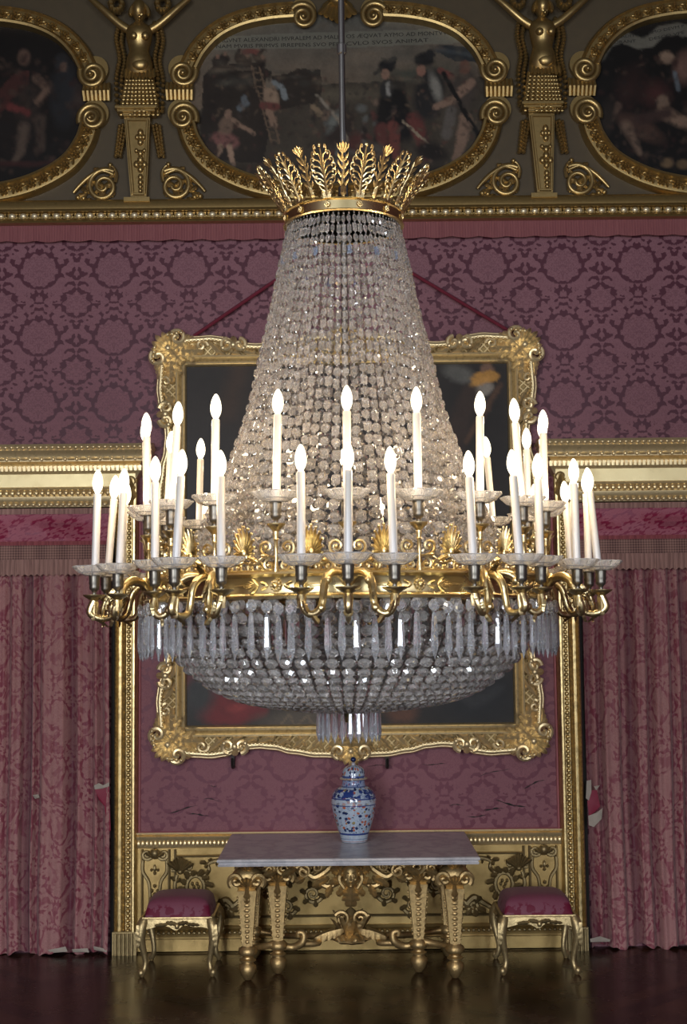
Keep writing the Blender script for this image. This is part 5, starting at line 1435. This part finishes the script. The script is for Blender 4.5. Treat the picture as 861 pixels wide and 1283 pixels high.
# gallery ring
RB = .672; gb, gt = z_(750, RB), z_(715, RB)
m = CB(); m.lathe([(RB-.03,gb+.004),(RB-.004,gb),(RB+.008,gb+.003),(RB+.010,gb+.010),(RB+.002,gb+.015),(RB,gb+.02),(RB,gt-.016),(RB+.004,gt-.012),(RB+.012,gt-.006),(RB+.010,gt),(RB-.03,gt),(RB-.03,gb+.004)], 120)
m.part('gallery_band', ORM_BAND)
m = CB(); r0 = .52; m.lathe([(r0,gt-.02),(r0+.01,gt-.03),(RB-.025,gt-.03),(RB-.025,gt-.022),(r0+.01,gt-.012),(r0,gt-.02)], 90); m.part('inner_ring', BRZ)
zm = (gb+gt)/2
def onband(x, dz, o=.0): a = x/RB; return (math.sin(a)*(RB+o), -math.cos(a)*(RB+o), zm+dz)
m = CB()
for k in range(10): a = 2*PI*k/10; m.ell(onband(.013*math.cos(a), .013*math.sin(a), .004), (.0058,.005,.0058), 6, 4)
m.ell(onband(0,0,.007), (.009,.008,.009), 10, 6)
for s in (-1, 1):
    m.ell(onband(s*.031, 0, .003), (.008,.005,.006), 7, 4); m.leaf(onband(s*.025,0,.003), onband(s*.05,.012,.004), .012, (0,-1,0), 2, .4); m.leaf(onband(s*.025,0,.003), onband(s*.05,-.012,.004), .012, (0,-1,0), 2, .4)
    for k in range(-3, 4): m.leaf(onband(s*.055,0,.002), onband(s*(.108-.010*abs(k)), k*.0075, .004), .011, (0,-1,0), 1, .5)
    m.tube([onband(s*.10,0,.004), onband(s*.135,0,.004)], [.005,.0035,.002], 6)
spin(m.part('band_rosette', ORM), 10, PI/10)
# running scroll, spiral scrolls and honeysuckle leaves on the gallery
def ong(x, h, o=.0): a = x/RB; return (math.sin(a)*(RB+o-.006), -math.cos(a)*(RB+o-.006), gt+h)
def spg(m, cx, cz, r, a0, tn, rad=(.0042,.0036,.0026)):
    p = spiral(cx, cz, r, r*.12, a0, tn, 20); m.tube([ong(x, z) for x, z in p], list(rad), 5); m.ell(ong(cx, cz, .002), (.0048,.0048,.0048), 6, 4)
PT = 2*PI*RB/20
m = CB()
for s in (-1, 1):
    m.tube([ong(s*x, z) for x, z in cat([(.003,.040),(.02,.044),(.045,.040),(.075,.022),(.104,.030)], 4)], [.004,.0052,.0048,.004], 5)
    spg(m, s*.024, .020, .019, PI/2, -s*1.5); spg(m, s*.056, .016, .014, PI/2, s*1.4); spg(m, s*.084, .014, .013, PI/2, -s*1.4)
    m.leaf(ong(s*.06,.03), ong(s*.09,.045,.006), .018, (0,-1,0), 3, .4, .1)
m.tube([ong(-PT/2,.003), ong(-PT/4,.003), ong(0,.003), ong(PT/4,.003), ong(PT/2,.003)], .0045, 5)
for s in (-1, 1): spg(m, s*.033, .072, .024, -PI/2 if s > 0 else -PI/2, s*1.6, (.0048,.0042,.003)); m.leaf(ong(s*.02,.045), ong(s*.05,.05,.004), .012, (0,-1,0), 2, .4)
spin(m.part('gallery_scroll', ORM), 20, 0)
m = CB(); h0 = .052
for k in range(-5, 6):
    a = k*.29; L = .086 - .0035*abs(k)**1.4
    e = (math.sin(a)*L*.62, h0 + math.cos(a)*L if abs(k) < 5 else h0 + math.cos(a)*L*.8)
    b_ = (math.sin(a)*.008, h0+.004)
    m.leaf(ong(*b_), ong(e[0], e[1], .004), .0135, (0,-1,0), 1, .6, .12); m.ell(ong(e[0]*.97, e[1]-.004, .003), (.0048,.004,.0048), 6, 4)
for s in (-1, 1): spg(m, s*.014, h0-.006, .010, PI/2, s*1.3)
m.ell(ong(0,h0+.004,.006), (.009,.007,.012), 8, 5)
spin(m.part('honeysuckle_leaf', ORM), 20, PI/20)

# candles: arm (part) > drip pan, cup, bobeche, candle, bulb
def fitting(arm, x, r, zp, zbob, zc1, ztip, tilt, pr=.035):
    """everything that stands on an arm's end at (x, r)"""
    def sub(name, mb, mat, sm=True):
        o = bpy.data.objects.new(name, mb.mesh(name, mat, (0,0,0), sm)); COL.objects.link(o); o.parent = arm; o.location = (x, -r, zp); return o
    m = MB(); m.lathe([(.006,-.018),(.012,-.012),(pr*.7,-.004),(pr,.003),(pr*1.02,.007),(pr*.9,.006),(.014,.003),(.010,.008),(0,.009)], 24); sub('drip_pan', m, ORM)
    h = zbob - zp
    m = MB(); m.lathe([(.008,.006),(.006,.013),(.009,.019),(.015,.024),(.0165,.032),(.015,.036),(.0175,.042),(.0165,.050),(.018,h-.006),(.017,h-.001),(0,h-.001)], 20); sub('candle_cup', m, BRZ)
    m = MB(); wv = lambda a, rr_, z: .15*(abs(math.sin(4*a))-.5)*(rr_/.066)**2
    m.lathe([(.014,h-.002),(.03,h-.003),(.048,h+.006),(.062,h+.020),(.066,h+.024),(.0668,h+.021),(.050,h+.002),(.03,h-.0075),(.014,h-.0065),(.014,h-.002)], 56, (0,0,0), 0, wv)
    sub('bobeche', m, CRY_B, False)
    hc = zc1 - zp
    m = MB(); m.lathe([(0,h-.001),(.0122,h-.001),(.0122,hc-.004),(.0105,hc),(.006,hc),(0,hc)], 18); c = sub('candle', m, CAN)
    L = ztip - zc1
    m = MB(); q = [(.0,-.0),(.0075,0.0),(.009,.005),(.0132,.012),(.0165,.021),(.0180,.032),(.0172,.044),(.0145,.056),(.0102,.067),(.0052,.075),(.002,.0776),(.0,.078)]
    m.lathe([(a, hc+b_*L/.078) for a, b_ in [(a_*.94, z_q) for a_, z_q in q]], 16); b_ = sub('bulb', m, BUL)
    for o in (c, b_): o.rotation_euler = tilt
    return arm
tl_r = random.Random(12)
def retilt(arms, amt, lean_=0.0):
    for a in arms:
        t = (tl_r.gauss(-lean_, amt), tl_r.gauss(0, amt), 0); dz = tl_r.uniform(-.008,.006)
        for c in kids(a):
            if c.name.startswith(('candle.', 'bulb')) or c.name == 'candle': c.rotation_euler = t; c.location.z += dz
# upper tier: twenty single lights on stems
RU = .672; up_p = z_(657,RU); 
m = CB(); m.lathe([(.010,gt+.0),(.009,gt+.012),(.005,gt+.03),(.0058,gt+.06),(.005,up_p-.045),(.0085,up_p-.04),(.0062,up_p-.033),(.009,up_p-.026),(.008,up_p-.016)], 12, (0,-RU,0))
a = m.part('upper_candle_arm', ORM); fitting(a, 0, RU, up_p, z_(624,RU), z_(514,RU), z_(481,RU), (0,0,0), .027)
ups = spin(a, 20, 0); retilt(ups, .028, .02)
# lower tier: ten clusters of three
RCn, RS, TS = .845, .79, .130
lo_p = z_(738,RCn); lo_b = z_(704,RCn)
kw = dict(zbob=lo_b, zc1=z_(588,RCn), ztip=z_(553,RCn), tilt=(0,0,0))
zt0 = lo_p-.012
def arm_tube(m, pts, rad): m.tube(cat(pts, 6), rad, 10)
m = CB()
arm_tube(m, [(0,-RB+.01,gt-.03),(0,-.72,gt-.01),(0,-.765,gt-.04),(0,-.785,lo_p-.055),(0,-.825,lo_p-.068),(0,-.858,lo_p-.05),(0,-RCn,zt0)], [.012,.013,.011,.010,.011,.012,.013])
m.lathe([(.008,lo_p-.075),(.012,lo_p-.066),(.010,lo_p-.055),(.0135,lo_p-.02),(.011,zt0)], 12, (0,-RCn,0), 0, lambda a, r, z: .08*math.cos(6*a))
m.ell((0,-RB-.012,gt-.018), (.022,.02,.022), 10, 6); m.leaf((0,-RB-.02,gt-.03), (0,-.74,gt+.012), .035, (0,-.5,.8), 3, .4, .2)
m.leaf((0,-.845,lo_p-.066), (0,-.80,lo_p-.085), .02, (0,0,-1), 2, .4, .2)
ac = m.part('candle_arm', ORM); fitting(ac, 0, RCn, lo_p, **kw)
sides_ = []
for s in (-1, 1):
    m = CB(); x = lambda v: s*v
    arm_tube(m, [(x(.008),-RB-.005,gt-.035),(x(.022),-.70,gt-.012),(x(.048),-.735,gt-.008),(x(.066),-.765,gt-.035),(x(.072),-.78,lo_p-.035),(x(.088),-.79,lo_p-.062),(x(.110),-.797,lo_p-.066),(x(.126),-.80,lo_p-.045),(x(TS),-RS,zt0)], [.009,.012,.013,.012,.011,.010,.011,.011,.012])
    m.leaf((x(.058),-.758,gt-.02), (x(.074),-.80,lo_p-.03), .022, (x(-.4),-.9,.2), 4, .4, .05); m.leaf((x(.10),-.80,lo_p-.070), (x(.082),-.80,lo_p-.092), .020, (0,-1,-.3), 2, .4, .3)
    for (tx, tr, tz) in ((.075,-.79,lo_p-.05),(.058,-.76,gt-.03)): m.ell((x(tx), tr, tz), (.013,.013,.013), 7, 5)
    for (p_, q_, nn) in (((.064,-.775,gt-.03),(.070,-.80,lo_p-.012),(x(-.5),-1,.2)), ((.126,-.812,lo_p-.03),(.112,-.812,lo_p-.066),(0,-1,.1)), ((.129,-.80,lo_p-.045),(.138,-.80,lo_p-.016),(x(1),0,0))):
        m.leaf((x(p_[0]),p_[1],p_[2]), (x(q_[0]),q_[1],q_[2]), .017, nn, 4, .4, .08)
    m.lathe([(.0105,zt0-.035),(.0135,zt0-.01),(.011,zt0)], 12, (x(TS),-RS,0), 0, lambda a, r, z: .08*math.cos(6*a))
    o = m.part('candle_arm', ORM); fitting(o, x(TS), RS, lo_p, **kw); sides_.append(o)
lows = spin(ac, 10, 0)
for o in sides_: lows += spin(o, 10, 0)
retilt(lows, .03, .05)
# the lamp inside every bulb
LAMP = bpy.data.lights.new('bulb_lamp', 'POINT'); LAMP.energy = 7.6; LAMP.color = (1.0, .74, .46); LAMP.shadow_soft_size = .009
bpy.context.view_layer.update()
for a_ in ups + lows:
    for c in kids(a_):
        if c.name.startswith('bulb'):
            zs = [v.co.z for v in c.data.vertices]
            lo = bpy.data.objects.new('bulb_lamp', LAMP); COL.objects.link(lo)
            lo.location = c.matrix_world @ Vector((0, 0, min(zs)*.58 + max(zs)*.42))

# hanging prisms under the band
RP = .690; NP = 96
def prism(m, r, zt_, L, w, n=5, tw=.12):
    vs = []; pr = [(.004,0),(w*.30,-.008),(w*.36,-.02),(w*.5,-L*.70),(w*.42,-L*.78),(.0006,-L)]
    for (q, z) in pr:
        for k in range(n): a = 2*PI*k/n + tw; vs.append((q*math.cos(a), -r + q*.85*math.sin(a), zt_+z))
    fs = [(i*n+k, i*n+(k+1)%n, (i+1)*n+(k+1)%n, (i+1)*n+k) for i in range(len(pr)-1) for k in range(n)] + [tuple(reversed(range(n))), tuple(range((len(pr)-1)*n, len(pr)*n))]
    m.add(vs, fs)
pz = z_(769, RP)
m = CB(); prism(m, RP, pz, .136, .024); pr0 = m.part('icicle_prism', CRY_P, smooth=False)
m = CB(); bead(m, (0,-RP,pz+.021), (0,-1,0), .034, .036, 0, 0, .009); m.ell((0,-RP,pz+.001), (.002,.002,.006), 5, 3); b0 = m.part('faceted_button', CRY_P, pr0, smooth=False)
prs = spin(pr0, NP, 0)
for v_ in range(1, 5):
    m = CB(); prism(m, RP, pz, .136, .024, 5, .12+.26*v_); me_ = m.mesh('icicle_prism', CRY_P, (0,0,0), False)
    for k_, o_ in enumerate(prs):
        if (k_*3 + k_//4) % 5 == v_: o_.data = me_
for k, o in enumerate(prs):
    o.rotation_euler.z = 2*PI*(k+.5+.18*math.sin(k*7.7))/NP; o.location.z = .006*math.sin(k*5.1)
# bowl of crystals
prof_b = [(.655,z_(752)),(.648,z_(775)),(.622,z_(798)),(.585,z_(814)),(.543,z_(834)),(.497,z_(848)),(.440,z_(862)),(.360,z_(874)),(.270,z_(881)),(.170,z_(886)),(.105,z_(888))]
NB = 74; protos = []
for var in range(3):
    m = CB()
    for i, (r, z, d, st) in enumerate(along(prof_b, .042, .034)):
        w = max(.012, min(2*PI*r/NB*.86, .040)); dl_ = math.hypot(*d); rad = Vector((0, d[1]/dl_, d[0]/dl_)) if False else Vector((0, -(-d[1])/dl_, d[0]/dl_))
        bead(m, (rr.uniform(-.05,.05)*w, -r, z), rad, w, st*.86, 0, rr.uniform(-.2,.2), .011)
        m.ell((0,-r-d[0]/dl_*st*.5,z-d[1]/dl_*st*.5), (.003,.003,.003), 4, 3)
    protos.append(m.part('bowl_strand', CRY_W, smooth=False))
for k in range(NB):
    o = protos[k] if k < 3 else protos[k % 3].copy()
    if k >= 3: COL.objects.link(o); o.parent = ch
    o.rotation_euler.z = 2*PI*k/NB
# lamps added inside the basket to warm the crystal, hidden from view
m = CB(); m.lathe([(0,0),(.010,0),(.012,.01),(.02,.03),(.014,.055),(.004,.07),(0,.072)], 12, (0,-.44,z_(752)))
for o in spin(m.part('added_inner_bulb', BUL), 8, PI/8):
    l_ = bpy.data.objects.new('bulb_lamp', LAMP); COL.objects.link(l_); az = o.rotation_euler.z; l_.location = (CX+.44*math.sin(az), CY-.44*math.cos(az), ZB+z_(752)+.032)
# lowest ring with its prisms
zl = z_(887)
m = CB(); m.lathe([(.095,zl-.004),(.104,zl-.006),(.106,zl+.002),(.098,zl+.006),(.095,zl-.004)], 48); m.lathe([(0,zl-.05),(.012,zl-.048),(.02,zl-.03),(.012,zl-.015),(.008,zl+.01),(0,zl+.012)], 14)
for k in range(3): a = 2*PI*k/3; m.tube([(.1*math.cos(a),.1*math.sin(a),zl),(0,0,zl-.01)], .004, 5)
m.part('bottom_ring', ORM)
m = CB(); prism(m, .102, zl-.006, .104, .020); spin(m.part('pendant_prism', CRY_P, smooth=False), 24, .05)
# ------------------------------------------------------------------ light
def area(name, loc_, target, sx, sy, power, col):
    l = bpy.data.lights.new(name, 'AREA'); l.shape = 'RECTANGLE'; l.size = sx; l.size_y = sy; l.energy = power; l.color = col
    o = bpy.data.objects.new(name, l); COL.objects.link(o); o.location = loc_
    d = Vector(target) - Vector(loc_); o.rotation_euler = d.to_track_quat('-Z', 'Y').to_euler(); return o
area('window_daylight', (-1.5, -13.6, 3.3), (0.1, -2, 1.8), 1.0, 3.4, 330, (.88, .93, 1.0))
area('window_daylight_left', (-3.3, -12.6, 3.2), (0.2, -2, 1.8), 1.1, 3.6, 430, (.88, .93, 1.0))
area('added_fill_right', (3.0, -13.5, 3.4), (0, -2, 2.2), 1.1, 3.4, 400, (.82, .90, 1.0))  # fill light added on the right to brighten crystal and gold, no known window
w = bpy.data.worlds.new('room_light'); sc.world = w; w.use_nodes = True
bg = w.node_tree.nodes['Background']; bg.inputs[0].default_value = (.62, .60, .62, 1); bg.inputs[1].default_value = .08
sc.view_settings.view_transform = 'Standard'
try: sc.view_settings.look = 'None'
except Exception: pass
sc.view_settings.exposure = -0.28
sc.cycles.max_bounces = 24; sc.cycles.transmission_bounces = 22; sc.cycles.glossy_bounces = 12; sc.cycles.diffuse_bounces = 3
sc.cycles.sample_clamp_indirect = 6.0; sc.cycles.caustics_refractive = True; sc.cycles.blur_glossy = 0.5
sc.cycles.use_denoising = True
